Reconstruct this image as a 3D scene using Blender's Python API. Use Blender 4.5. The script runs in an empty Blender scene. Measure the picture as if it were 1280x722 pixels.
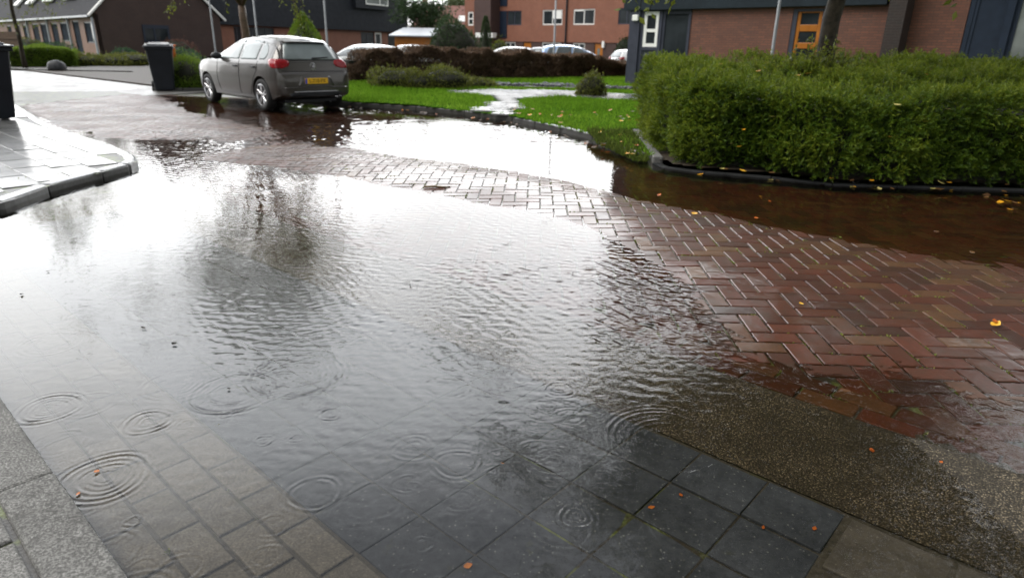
import bpy, bmesh, math, random
import numpy as np
from mathutils import Vector, Matrix
from mathutils.bvhtree import BVHTree
random.seed(7); rng = np.random.default_rng(7)
R = math.radians
SC = bpy.context.scene
COL = SC.collection

# ------------------------------------------------------------------ camera
F, TH, H, ROLL = 820.0, math.atan(303/820.0), 1.34, R(1.15)
cr, sr = math.cos(ROLL), math.sin(ROLL)
cam = bpy.data.cameras.new('camera'); cam_o = bpy.data.objects.new('camera', cam); COL.objects.link(cam_o)
cam.sensor_width = 36.0; cam.lens = 36.0*F/1280.0; cam.clip_end = 2000; cam.clip_start = 0.05
cam_o.matrix_world = Matrix.Translation((0, 0, H)) @ (Matrix.Rotation(R(90)-TH, 4, 'X') @ Matrix.Rotation(ROLL, 4, 'Z'))
cam.dof.use_dof = True; cam.dof.focus_distance = 2.9; cam.dof.aperture_fstop = 2.6
SC.camera = cam_o

def ray(px, py):
    a, b = px-640, 361-py
    u, v = (a*cr-b*sr)/F, (a*sr+b*cr)/F
    return Vector((u, math.cos(TH)+v*math.sin(TH), -math.sin(TH)+v*math.cos(TH)))
def gr(px, py, z=0.0):
    d = ray(px, py); t = (H-z)/-d.z
    return (d.x*t, d.y*t)
def aty(px, py, Y):
    d = ray(px, py); t = Y/d.y
    return Vector((d.x*t, Y, H+d.z*t))

# ------------------------------------------------------------------ helpers
def link(o, parent=None):
    COL.objects.link(o)
    if parent is not None: o.parent = parent
    return o
def tag(o, label=None, cat=None, group=None, kind=None):
    if label: o['label'] = label
    if cat: o['category'] = cat
    if group: o['group'] = group
    if kind: o['kind'] = kind
    return o
def empty(name, loc, rz, label, cat, group=None):
    o = bpy.data.objects.new(name, None); COL.objects.link(o); o.empty_display_size = .2
    o.location = loc; o.rotation_euler = (0, 0, rz)
    return tag(o, label, cat, group)
class MB:
    def __init__(s): s.v = []; s.f = []; s.m = []
    def add(s, vs, fs, mi=0):
        b = len(s.v); s.v += [tuple(x) for x in vs]; s.f += [tuple(i+b for i in f) for f in fs]; s.m += [mi]*len(fs); return s
    def box(s, x0, x1, y0, y1, z0, z1, mi=0):
        return s.add([(x0,y0,z0),(x1,y0,z0),(x1,y1,z0),(x0,y1,z0),(x0,y0,z1),(x1,y0,z1),(x1,y1,z1),(x0,y1,z1)],
                     [(0,3,2,1),(4,5,6,7),(0,1,5,4),(1,2,6,5),(2,3,7,6),(3,0,4,7)], mi)
    def tube(s, pts, rad, n=8, mi=0, cap=True):
        pts = [Vector(p) for p in pts]; vs = []; fs = []
        up = Vector((0.31, 0.17, 0.93))
        for i, p in enumerate(pts):
            t = (pts[min(i+1, len(pts)-1)]-pts[max(i-1, 0)]).normalized()
            a = t.cross(up)
            if a.length < 1e-3: a = t.cross(Vector((1, 0, 0)))
            a.normalize(); b = t.cross(a); r = rad[i] if hasattr(rad, '__len__') else rad
            for k in range(n):
                q = 2*math.pi*k/n; vs.append(p+a*(r*math.cos(q))+b*(r*math.sin(q)))
        for i in range(len(pts)-1):
            for k in range(n):
                fs.append((i*n+k, i*n+(k+1) % n, (i+1)*n+(k+1) % n, (i+1)*n+k))
        if cap: fs += [tuple(range(n))[::-1], tuple((len(pts)-1)*n+k for k in range(n))]
        return s.add(vs, fs, mi)
    def lathe(s, prof, n=24, axis='Z', c=(0, 0, 0), mi=0):
        vs = []; fs = []
        for r, h in prof:
            for k in range(n):
                q = 2*math.pi*k/n; a, b = r*math.cos(q), r*math.sin(q)
                p = (a, b, h) if axis == 'Z' else ((a, h, b) if axis == 'Y' else (h, a, b))
                vs.append((p[0]+c[0], p[1]+c[1], p[2]+c[2]))
        for i in range(len(prof)-1):
            for k in range(n): fs.append((i*n+k, i*n+(k+1) % n, (i+1)*n+(k+1) % n, (i+1)*n+k))
        return s.add(vs, fs, mi)
    def prism(s, poly, z0, z1, mi=0):
        n = len(poly); z0 = z0 if hasattr(z0, '__len__') else [z0]*n; z1 = z1 if hasattr(z1, '__len__') else [z1]*n
        vs = [(p[0], p[1], z0[i]) for i, p in enumerate(poly)]+[(p[0], p[1], z1[i]) for i, p in enumerate(poly)]
        return s.add(vs, [tuple(range(n))[::-1], tuple(range(n, 2*n))]+[(i, (i+1) % n, n+(i+1) % n, n+i) for i in range(n)], mi)
    def build(s, name, mat, parent=None, smooth=False, bevel=0.0, fix=True):
        me = bpy.data.meshes.new(name); me.from_pydata(s.v, [], s.f)
        for m in (mat if isinstance(mat, (list, tuple)) else [mat]): me.materials.append(m)
        if isinstance(mat, (list, tuple)): me.polygons.foreach_set('material_index', s.m)
        if fix:
            bm = bmesh.new(); bm.from_mesh(me); bmesh.ops.recalc_face_normals(bm, faces=bm.faces); bm.to_mesh(me); bm.free()
        if smooth: me.polygons.foreach_set('use_smooth', [True]*len(me.polygons))
        o = bpy.data.objects.new(name, me); link(o, parent)
        if bevel:
            md = o.modifiers.new('bevel', 'BEVEL'); md.width = bevel; md.segments = 2; md.limit_method = 'ANGLE'
        return o
def np_mesh(name, V, Q, mat, parent=None, smooth=False, attr=None, tri=False):
    """V (n,3), Q (m,4|3) numpy arrays -> mesh object; attr: one float per face"""
    k = Q.shape[1]; me = bpy.data.meshes.new(name)
    me.vertices.add(len(V)); me.vertices.foreach_set('co', np.ascontiguousarray(V, dtype=np.float32).ravel())
    me.loops.add(Q.size); me.loops.foreach_set('vertex_index', np.ascontiguousarray(Q, dtype=np.int32).ravel())
    me.polygons.add(len(Q)); me.polygons.foreach_set('loop_start', np.arange(0, Q.size, k, dtype=np.int32))
    me.polygons.foreach_set('loop_total', np.full(len(Q), k, dtype=np.int32))
    me.polygons.foreach_set('use_smooth', np.full(len(Q), bool(smooth), dtype=bool))
    me.update(calc_edges=True)
    if attr is not None:
        a = me.attributes.new('rnd', 'FLOAT', 'FACE'); a.data.foreach_set('value', np.ascontiguousarray(attr, dtype=np.float32))
    me.materials.append(mat)
    return link(bpy.data.objects.new(name, me), parent)
def in_poly(x, y, poly):
    x = np.asarray(x); y = np.asarray(y); ins = np.zeros(x.shape, bool); n = len(poly)
    for i in range(n):
        x0, y0 = poly[i]; x1, y1 = poly[(i+1) % n]
        if y0 == y1: continue
        c = ((y0 > y) != (y1 > y)) & (x < (x1-x0)*(y-y0)/(y1-y0)+x0); ins ^= c
    return ins
class Noise:
    """cheap smooth 2-D value noise"""
    def __init__(s, seed): s.g = np.random.default_rng(seed).random((64, 64))
    def __call__(s, x, y):
        xi = np.floor(x).astype(int); yi = np.floor(y).astype(int); fx = x-xi; fy = y-yi
        fx = fx*fx*(3-2*fx); fy = fy*fy*(3-2*fy); g = s.g
        a = g[xi % 64, yi % 64]; b = g[(xi+1) % 64, yi % 64]; c = g[xi % 64, (yi+1) % 64]; d = g[(xi+1) % 64, (yi+1) % 64]
        return a*(1-fx)*(1-fy)+b*fx*(1-fy)+c*(1-fx)*fy+d*fx*fy
N1, N2, N3 = Noise(1), Noise(2), Noise(3)

# ------------------------------------------------------------------ materials
class NT:
    def __init__(s, name):
        s.mat = bpy.data.materials.new(name); s.mat.use_nodes = True; s.t = s.mat.node_tree; s.t.nodes.clear()
        s.out = s.n('ShaderNodeOutputMaterial')
    def n(s, typ, **kw):
        nd = s.t.nodes.new(typ)
        for k, v in kw.items():
            if k.startswith('i_'):
                key = k[2:]; key = int(key) if key.isdigit() else key.replace('_', ' ')
                s.set(nd.inputs[key], v)
            else: setattr(nd, k, v)
        return nd
    def set(s, sock, v):
        if isinstance(v, bpy.types.NodeSocket): s.t.links.new(v, sock)
        elif isinstance(v, bpy.types.Node): s.t.links.new(v.outputs[0], sock)
        else:
            if hasattr(sock.default_value, '__len__') and not isinstance(v, str) and len(sock.default_value) == 4 and len(v) == 3: v = (*v, 1)
            sock.default_value = v
    def coord(s, kind='Object', scale=None):
        c = s.n('ShaderNodeTexCoord').outputs[kind]
        if scale is None: return c
        m = s.n('ShaderNodeMapping'); s.set(m.inputs[0], c); m.inputs['Scale'].default_value = scale if hasattr(scale, '__len__') else (scale,)*3
        return m.outputs[0]
    def noise(s, vec, scale, detail=4, rough=.55, dist=0):
        nd = s.n('ShaderNodeTexNoise'); s.set(nd.inputs['Vector'], vec); nd.inputs['Scale'].default_value = scale
        nd.inputs['Detail'].default_value = detail; nd.inputs['Roughness'].default_value = rough; nd.inputs['Distortion'].default_value = dist
        return nd.outputs[0]
    def voro(s, vec, scale, feature='F1', out='Distance'):
        nd = s.n('ShaderNodeTexVoronoi', feature=feature); s.set(nd.inputs['Vector'], vec); nd.inputs['Scale'].default_value = scale
        return nd.outputs[out]
    def ramp(s, fac, *stops, interp='LINEAR'):
        nd = s.n('ShaderNodeValToRGB'); s.set(nd.inputs[0], fac); e = nd.color_ramp.elements; nd.color_ramp.interpolation = interp
        while len(e) < len(stops): e.new(.5)
        for el, (p, c) in zip(e, stops):
            el.position = p; el.color = (c, c, c, 1) if not hasattr(c, '__len__') else (*c, 1)
        return nd.outputs[0]
    def mix(s, fac, a, b, blend='MIX'):
        nd = s.n('ShaderNodeMix', data_type='RGBA', blend_type=blend)
        s.set(nd.inputs[0], fac); s.set(nd.inputs[6], a); s.set(nd.inputs[7], b)
        return nd.outputs[2]
    def math(s, op, a, b=0.0):
        nd = s.n('ShaderNodeMath', operation=op); s.set(nd.inputs[0], a); s.set(nd.inputs[1], b); return nd.outputs[0]
    def attr(s, name='rnd'):
        return s.n('ShaderNodeAttribute', attribute_name=name).outputs['Fac']
    def bump(s, h, strength=.3, dist=.01, normal=None):
        nd = s.n('ShaderNodeBump'); s.set(nd.inputs['Height'], h); nd.inputs['Strength'].default_value = strength; nd.inputs['Distance'].default_value = dist
        if normal is not None: s.set(nd.inputs['Normal'], normal)
        return nd.outputs[0]
    def pbsdf(s, color, rough=.5, normal=None, spec=.5, metal=0, coat=0, coat_rough=.05, coat_normal=None, **kw):
        p = s.n('ShaderNodeBsdfPrincipled'); s.set(p.inputs['Base Color'], color); s.set(p.inputs['Roughness'], rough)
        s.set(p.inputs['Specular IOR Level'], spec); s.set(p.inputs['Metallic'], metal); s.set(p.inputs['Coat Weight'], coat)
        s.set(p.inputs['Coat Roughness'], coat_rough); p.inputs['Coat IOR'].default_value = 1.34
        if normal is not None: s.set(p.inputs['Normal'], normal)
        if coat_normal is not None: s.set(p.inputs['Coat Normal'], coat_normal)
        return p.outputs[0]
    def done(s, sh): s.set(s.out.inputs[0], sh); return s.mat

def simple(name, col, rough=.5, metal=0, var=.15, scale=6, coat=0, spec=.3):
    t = NT(name); c = t.coord()
    n = t.noise(c, scale, 5)
    lo = tuple(x*(1-var) for x in col); hi = tuple(min(1, x*(1+var)) for x in col)
    return t.done(t.pbsdf(t.ramp(n, (.3, lo), (.7, hi)), rough, metal=metal, coat=coat, spec=spec, normal=t.bump(n, .08, .004)))

def mat_wet_brick():
    t = NT('wet_clay_paver'); c = t.coord(); r = t.attr()
    base = t.ramp(r, (0, (.036,.014,.009)), (.25, (.064,.019,.009)), (.5, (.102,.027,.012)), (.72, (.076,.027,.014)), (.86, (.102,.043,.017)), (1, (.145,.070,.027)))
    n = t.noise(c, 60, 6, .65); n2 = t.noise(c, 9, 4)
    col = t.mix(t.math('MULTIPLY', n, .8), base, (.018,.011,.008))
    col = t.mix(t.ramp(n2, (.45, 0.0), (.75, .55)), col, (.026,.020,.012))
    film = t.noise(c, 14, 3, .5)
    sx = t.n('ShaderNodeSeparateXYZ'); t.set(sx.inputs[0], c)
    rough_side = t.n('ShaderNodeMapRange'); t.set(rough_side.inputs[0], sx.outputs[0]); rough_side.inputs[1].default_value = -3.5; rough_side.inputs[2].default_value = -.5; rough_side.inputs[3].default_value = 1.0; rough_side.inputs[4].default_value = .045
    bn_ = t.n('ShaderNodeBump'); t.set(bn_.inputs['Height'], film); bn_.inputs['Distance'].default_value = .03; t.set(bn_.inputs['Strength'], rough_side.outputs[0]); t.set(bn_.inputs['Normal'], t.bump(n, .05, .003)); cb = bn_.outputs[0]
    return t.done(t.pbsdf(col, .45, t.bump(n, .35, .004), spec=.10, coat=t.ramp(t.noise(c, 1.4, 4), (.35, .28), (.65, .80)), coat_rough=t.ramp(film, (.35, .04), (.7, .16)), coat_normal=cb))
def mat_bed():
    t = NT('mossy_joint_sand'); c = t.coord(); n = t.noise(c, 7, 5, .6); g = t.noise(c, 90, 4)
    col = t.mix(t.ramp(n, (.50, 0.0), (.60, 1.0)), t.ramp(g, (.3, (.012,.010,.007)), (.7, (.030,.024,.016))), t.ramp(g, (.3, (.035,.050,.008)), (.75, (.11,.13,.025))))
    return t.done(t.pbsdf(col, .45, t.bump(g, .5, .006), spec=.35))
def mat_speckle(name, dark, light, speck, speck_amt=.12, rough=.5, scale=170, wet=1.0, blotch=None, grain=.0):
    t = NT(name); c = t.coord(); r = t.attr()
    n = t.noise(c, 30, 6, .65); big = t.noise(c, 3.5, 4, .6)
    col = t.ramp(n, (.3, dark), (.72, light))
    v = t.voro(c, scale); vc = t.voro(c, scale, out='Color')
    sep = t.n('ShaderNodeSeparateColor'); t.set(sep.inputs[0], vc)
    m = t.math('MULTIPLY', t.ramp(v, (.25, 1.0), (.42, 0.0)), t.ramp(sep.outputs[0], (1-speck_amt-.02, 0.0), (1-speck_amt, 1.0)))
    col = t.mix(m, col, speck)
    m2 = t.math('MULTIPLY', t.ramp(v, (.3, 1.0), (.45, 0.0)), t.ramp(sep.outputs[1], (.72, 0.0), (.75, 1.0)))
    col = t.mix(t.math('MULTIPLY', m2, .6), col, tuple(x*.45 for x in dark))
    col = t.mix(.5, col, t.ramp(big, (.3, tuple(x*.62 for x in dark)), (.72, light)))
    if grain: col = t.mix(t.math('MULTIPLY', t.ramp(t.noise(c, 150, 3, .7), (.46, 1.0), (.56, 0.0)), grain), col, tuple(x*.45 for x in dark))
    if blotch: col = t.mix(t.ramp(t.noise(c, 9, 5, .7), (.62, 0.0), (.72, .55)), col, blotch)
    hs = t.n('ShaderNodeHueSaturation'); t.set(hs.inputs['Color'], col); t.set(hs.inputs['Value'], t.math('ADD', t.math('MULTIPLY', r, .24), .88))
    film = t.noise(c, 18, 3)
    return t.done(t.pbsdf(hs.outputs[0], rough, t.bump(n, .3, .004), spec=.35 if wet else .12, coat=wet, coat_rough=.15, coat_normal=t.bump(film, .2, .008, t.bump(n, .2, .003))))
def mat_aggregate():
    t = NT('exposed_aggregate_concrete'); c = t.coord()
    v = t.n('ShaderNodeTexVoronoi'); t.set(v.inputs['Vector'], c); v.inputs['Scale'].default_value = 165
    sep = t.n('ShaderNodeSeparateColor'); t.set(sep.inputs[0], v.outputs['Color'])
    peb = t.ramp(sep.outputs[0], (0, (.045,.036,.024)), (.35, (.115,.090,.056)), (.62, (.070,.060,.046)), (.8, (.19,.15,.095)), (1, (.32,.27,.19)))
    col = t.mix(t.ramp(v.outputs['Distance'], (.3, 0.0), (.55, 1.0)), peb, (.022,.018,.012))
    big = t.noise(c, 3.2, 5, .6)
    col = t.mix(t.ramp(big, (.35, .7), (.65, 0.0)), col, (.018,.015,.010))
    col = t.mix(t.ramp(t.noise(c, 5, 5, .7), (.6, 0.0), (.75, .45)), col, (.12,.105,.08))
    return t.done(t.pbsdf(col, .55, t.bump(v.outputs['Distance'], .6, -.006), spec=.2))
def mat_water():
    t = NT('rain_water'); c = t.coord()
    n = t.noise(c, 20, 1, .4, .4); n2 = t.noise(c, 70, 2, .5)
    big = t.ramp(t.noise(c, .55, 2), (.38, .25), (.62, 1.0))
    b = t.bump(t.math('MULTIPLY', t.math('ADD', n, t.math('MULTIPLY', n2, .02)), big), .08, .012)
    fr = t.n('ShaderNodeFresnel'); fr.inputs['IOR'].default_value = 1.333; t.set(fr.inputs['Normal'], b)
    gl = t.n('ShaderNodeBsdfGlossy'); gl.inputs['Roughness'].default_value = .03; t.set(gl.inputs['Normal'], b)
    tr = t.n('ShaderNodeBsdfTransparent'); tr.inputs[0].default_value = (.90,.87,.80,1)
    mx = t.n('ShaderNodeMixShader'); t.set(mx.inputs[0], fr); t.set(mx.inputs[1], tr); t.set(mx.inputs[2], gl)
    return t.done(mx.outputs[0])
def mat_leaf(name, c0, c1, c2, rough=.5, trans=.35, clump=2.2, spec=.22):
    t = NT(name); r = t.attr(); c = t.coord()
    col = t.ramp(r, (0, c0), (.5, c1), (1, c2))
    col = t.mix(t.ramp(t.noise(c, clump, 3), (.35, .6), (.65, 0.0)), col, c0)
    p = t.pbsdf(col, rough, spec=spec)
    tr = t.n('ShaderNodeBsdfTranslucent'); t.set(tr.inputs[0], t.mix(.5, col, tuple(min(1, x*1.6) for x in c2)))
    mx = t.n('ShaderNodeMixShader'); mx.inputs[0].default_value = trans; t.set(mx.inputs[1], p); t.set(mx.inputs[2], tr)
    return t.done(mx.outputs[0])
def mat_wall(name, a, b, mortar, sx=.22, sy=.068, wet=.25):
    t = NT(name); c = t.coord()
    s = t.n('ShaderNodeSeparateXYZ'); t.set(s.inputs[0], c)
    cm = t.n('ShaderNodeCombineXYZ'); t.set(cm.inputs[0], t.math('ADD', s.outputs[0], s.outputs[1])); t.set(cm.inputs[1], s.outputs[2])
    bt = t.n('ShaderNodeTexBrick'); t.set(bt.inputs['Vector'], cm); bt.inputs['Scale'].default_value = 1
    bt.inputs['Brick Width'].default_value = sx; bt.inputs['Row Height'].default_value = sy; bt.inputs['Mortar Size'].default_value = .007
    bt.inputs['Mortar Smooth'].default_value = .1; bt.inputs['Bias'].default_value = -.1
    t.set(bt.inputs['Color1'], a); t.set(bt.inputs['Color2'], b); t.set(bt.inputs['Mortar'], mortar)
    n = t.noise(cm, 1.1, 6, .6); f = t.noise(cm, 26, 4)
    col = t.mix(t.ramp(n, (.35, .45), (.7, 0.0)), bt.outputs[0], tuple(x*.5 for x in a))
    col = t.mix(t.math('MULTIPLY', f, .45), col, tuple(x*.45 for x in b))
    return t.done(t.pbsdf(col, .6, t.bump(t.math('ADD', bt.outputs['Fac'], t.math('MULTIPLY', f, -.5)), .4, -.008), spec=.3))
def mat_cladding(name, col, pitch=.16):
    t = NT(name); c = t.coord(); s = t.n('ShaderNodeSeparateXYZ'); t.set(s.inputs[0], c)
    w = t.math('FRACT', t.math('DIVIDE', s.outputs[2], pitch)); n = t.noise(c, 3, 5)
    co = t.ramp(n, (.3, tuple(x*.75 for x in col)), (.7, tuple(x*1.25 for x in col)))
    co = t.mix(t.ramp(w, (0, .8), (.1, 0.0)), co, tuple(x*.35 for x in col))
    return t.done(t.pbsdf(co, .7, t.bump(w, .6, .02), spec=.2))
def mat_rooftile(name, col):
    t = NT(name); c = t.coord(); s = t.n('ShaderNodeSeparateXYZ'); t.set(s.inputs[0], c)
    w = t.math('FRACT', t.math('DIVIDE', s.outputs[2], .24)); w2 = t.math('FRACT', t.math('DIVIDE', t.math('ADD', s.outputs[0], 0), .22)); n = t.noise(c, 4, 5)
    co = t.ramp(n, (.3, tuple(x*.7 for x in col)), (.7, tuple(x*1.35 for x in col)))
    co = t.mix(t.ramp(w, (0, .8), (.2, 0.0)), co, tuple(x*.35 for x in col))
    return t.done(t.pbsdf(co, .75, t.bump(t.math('ADD', w, t.math('MULTIPLY', w2, .5)), .7, .03), spec=.03))
def mat_glass(name, col, rough=.08, spec=.16):
    t = NT(name); c = t.coord(); n = t.noise(c, 1.3, 3)
    return t.done(t.pbsdf(t.ramp(n, (.35, tuple(x*.55 for x in col)), (.65, col)), rough, spec=spec))
def mat_paint(name, col, metal=.6, rough=.32):
    t = NT(name); c = t.coord(); v = t.voro(c, 26); n = t.noise(c, 400, 2)
    drops = t.ramp(v, (.12, 1.0), (.26, 0.0))
    return t.done(t.pbsdf(t.mix(t.math('MULTIPLY', n, .25), col, tuple(x*.6 for x in col)), rough, metal=metal, coat=1, coat_rough=.06, coat_normal=t.bump(drops, .25, .004)))

M = {}
M['brick_paver'] = mat_wet_brick(); M['bed'] = mat_bed(); M['water'] = mat_water(); M['aggregate'] = mat_aggregate()
M['slate'] = mat_speckle('dark_slate_tile', (.019,.023,.030), (.062,.070,.085), (.21,.215,.215), .06, .6, 120, 0, (.050,.052,.030))
def mat_drive_bed():
    t = NT('silted_joint'); c = t.coord(); g = t.noise(c, 60, 5); n = t.noise(c, 5, 4)
    col = t.mix(t.ramp(n, (.58, 0.0), (.68, .4)), t.ramp(g, (.3, (.028,.026,.022)), (.7, (.062,.056,.045))), (.050,.058,.014))
    return t.done(t.pbsdf(col, .7, t.bump(g, .5, .005), spec=.1))
M['drive_bed'] = mat_drive_bed()
M['paver'] = mat_speckle('grey_concrete_paver', (.078,.072,.062), (.172,.157,.135), (.30,.28,.24), .12, .65, 170, 0, grain=.5)
M['light_tile'] = mat_speckle('weathered_concrete_tile', (.044,.041,.036), (.098,.090,.079), (.2,.18,.15), .06, .6, 160, .0, (.055,.06,.032))
M['kerb'] = mat_speckle('kerb_concrete', (.105,.102,.096), (.27,.265,.25), (.46,.46,.44), .20, .75, 190, .0, (.055,.052,.045), grain=.75)
M['kerb_dark'] = mat_speckle('mossy_kerb_concrete', (.022,.022,.019), (.050,.048,.042), (.10,.10,.085), .06, .5, 150, .4, (.03,.04,.012))
M['kerb_black'] = mat_speckle('black_wet_kerb', (.010,.011,.012), (.026,.026,.026), (.06,.06,.05), .04, .8, 150, 0, (.02,.026,.01))
M['sidewalk'] = mat_speckle('wet_pavement_slab', (.085,.085,.083), (.16,.16,.155), (.22,.22,.21), .05, .4, 120, 1.0, (.05,.055,.03))
M['soil'] = simple('garden_soil', (.028,.020,.013), .7, var=.5, scale=20)
M['grass_ground'] = simple('grass_ground', (.038,.088,.009), 1.0, var=.45, scale=9, spec=0)
M['weeds'] = mat_leaf('weed_leaves', (.026,.036,.008), (.055,.095,.012), (.14,.17,.035), .7, .2, 9, .05)
M['grass'] = mat_leaf('grass_blades', (.072,.160,.010), (.120,.245,.016), (.185,.300,.032), .8, .18, 1.5, .0)
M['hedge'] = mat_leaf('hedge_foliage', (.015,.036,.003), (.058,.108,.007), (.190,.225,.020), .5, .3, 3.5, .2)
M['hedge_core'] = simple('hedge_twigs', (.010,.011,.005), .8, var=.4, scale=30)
M['cypress'] = mat_leaf('bright_conifer', (.055,.110,.010), (.115,.20,.018), (.20,.27,.035), .5, .3, 2)
M['olive'] = mat_leaf('olive_shrub', (.036,.046,.010), (.085,.098,.018), (.17,.18,.034), .5, .3, 3)
M['bluegreen'] = mat_leaf('bluegreen_shrub', (.012,.034,.016), (.026,.062,.030), (.055,.10,.045), .5, .25, 3)
M['berberis'] = mat_leaf('purple_brown_foliage', (.040,.026,.018), (.105,.064,.044), (.19,.125,.080), .5, .25, 3)
M['rust'] = mat_leaf('rusty_pink_foliage', (.06,.028,.022), (.12,.055,.042), (.17,.085,.06), .5, .25, 3)
M['dark_leaf'] = mat_leaf('dark_tree_leaf', (.010,.024,.008), (.020,.045,.014), (.045,.078,.024), .45, .3, 1.2)
M['tree_leaf'] = mat_leaf('yellow_green_leaf', (.035,.055,.008), (.070,.10,.012), (.16,.17,.022), .4, .4, 2)
M['far_leaf'] = mat_leaf('pale_far_leaf', (.05,.07,.03), (.08,.10,.045), (.12,.14,.06), .5, .35, 1)
M['bark'] = simple('wet_bark', (.026,.021,.014), .6, var=.75, scale=11, spec=.12)
M['bark_light'] = simple('brown_bark', (.085,.055,.035), .6, var=.4, scale=14)
M['brick_right'] = mat_wall('red_brown_brick', (.20,.080,.050), (.120,.055,.040), (.060,.048,.040))
M['brick_dark'] = mat_wall('dark_brown_brick', (.040,.026,.022), (.026,.020,.019), (.050,.043,.038))
M['brick_flat'] = mat_wall('orange_brown_brick', (.29,.112,.066), (.24,.092,.056), (.19,.12,.085))
M['brick_gable'] = mat_wall('brown_shaded_gable_brick', (.068,.038,.030), (.048,.029,.025), (.06,.048,.042))  # brown brick, its colour darkened for the shade on the gable
M['brick_row'] = mat_wall('salmon_brick', (.24,.115,.075), (.19,.09,.06), (.2,.14,.11))
M['brick_plinth'] = mat_wall('purple_brick', (.085,.045,.038), (.065,.036,.032), (.08,.06,.05))
M['clad'] = mat_cladding('dark_slate_cladding', (.020,.023,.029), .16)
M['fascia'] = mat_cladding('blue_black_fascia', (.013,.020,.026), .6)
M['grey_paint'] = simple('dark_grey_paint', (.038,.042,.058), .4, var=.15)
M['blue_paint'] = simple('navy_paint', (.012,.019,.034), .4, var=.15)
M['white'] = simple('white_frame_paint', (.72,.72,.69), .4, var=.06)
M['lead'] = simple('zinc_grey', (.30,.32,.35), .35, var=.15)
M['orange_wood'] = simple('orange_varnished_wood', (.33,.115,.016), .3, var=.2, scale=3, coat=.3)
M['roof_tile'] = mat_rooftile('dark_roof_tile', (.024,.024,.027))
M['roof_pink'] = mat_rooftile('faded_red_roof', (.21,.115,.10))
M['glass'] = mat_glass('dark_window_glass', (.030,.036,.040), .03)
M['glass_matt'] = simple('netted_window_glass', (.020,.026,.036), .8, var=.4, scale=2, spec=.03)
M['glass_pale'] = mat_glass('pale_window_glass', (.19,.21,.20), .06)  # paler base colour than the dark window glass
M['car_glass'] = mat_glass('misted_skylit_car_glass', (.21,.245,.245), .12, .5)  # misted; pale base also paints sky reflection and daylight through the cabin
M['car_glass_dark'] = mat_glass('car_window_glass', (.10,.115,.12), .15, .5)
M['black_plastic'] = simple('black_plastic', (.014,.015,.018), .42, var=.3)
M['bin'] = simple('bin_plastic', (.008,.010,.014), .45, var=.25, scale=4, spec=.25)
M['rubber'] = simple('tyre_rubber', (.012,.012,.012), .7, var=.2)
M['alloy'] = simple('alloy_metal', (.52,.52,.53), .28, metal=.9, var=.1)
M['galv'] = simple('galvanised_steel', (.17,.18,.19), .5, metal=.3, var=.15)
M['lamp_red'] = simple('tail_lamp_red', (.22,.004,.008), .2, var=.3, scale=20, coat=.25)
M['plate'] = simple('plate_yellow', (.72,.42,.02), .4, var=.03)
M['ink'] = simple('plate_black', (.01,.01,.01), .5, var=.05)
M['eu_blue'] = simple('plate_blue', (.02,.05,.40), .4, var=.05)
M['stone'] = simple('dark_boulder', (.034,.035,.038), .55, var=.6, scale=8, spec=.25)
M['orange_plastic'] = simple('orange_plastic', (.55,.12,.015), .4, var=.1)
M['leaf_yellow'] = mat_leaf('fallen_yellow_leaf', (.48,.20,.012), (.62,.32,.02), (.70,.44,.06), .4, .15, 30)
M['leaf_pale'] = mat_leaf('fallen_pale_leaf', (.30,.26,.08), (.42,.36,.12), (.5,.42,.16), .4, .15, 30)
M['leaf_orange'] = mat_leaf('fallen_orange_leaf', (.30,.070,.012), (.42,.11,.015), (.48,.19,.03), .4, .15, 30)
M['leaf_brown'] = mat_leaf('fallen_brown_leaf', (.05,.026,.012), (.11,.055,.02), (.18,.10,.035), .4, .1, 30)
M['fleck_dark'] = mat_leaf('sodden_leaf_and_reflection', (.012,.010,.008), (.022,.018,.012), (.035,.026,.016), .35, .05, 30)
M['moss'] = mat_leaf('moss', (.05,.075,.008), (.12,.15,.02), (.24,.25,.06), .7, .2, 20)
M['twig'] = simple('wet_twig', (.10,.065,.03), .5, var=.4, scale=40)

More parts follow.
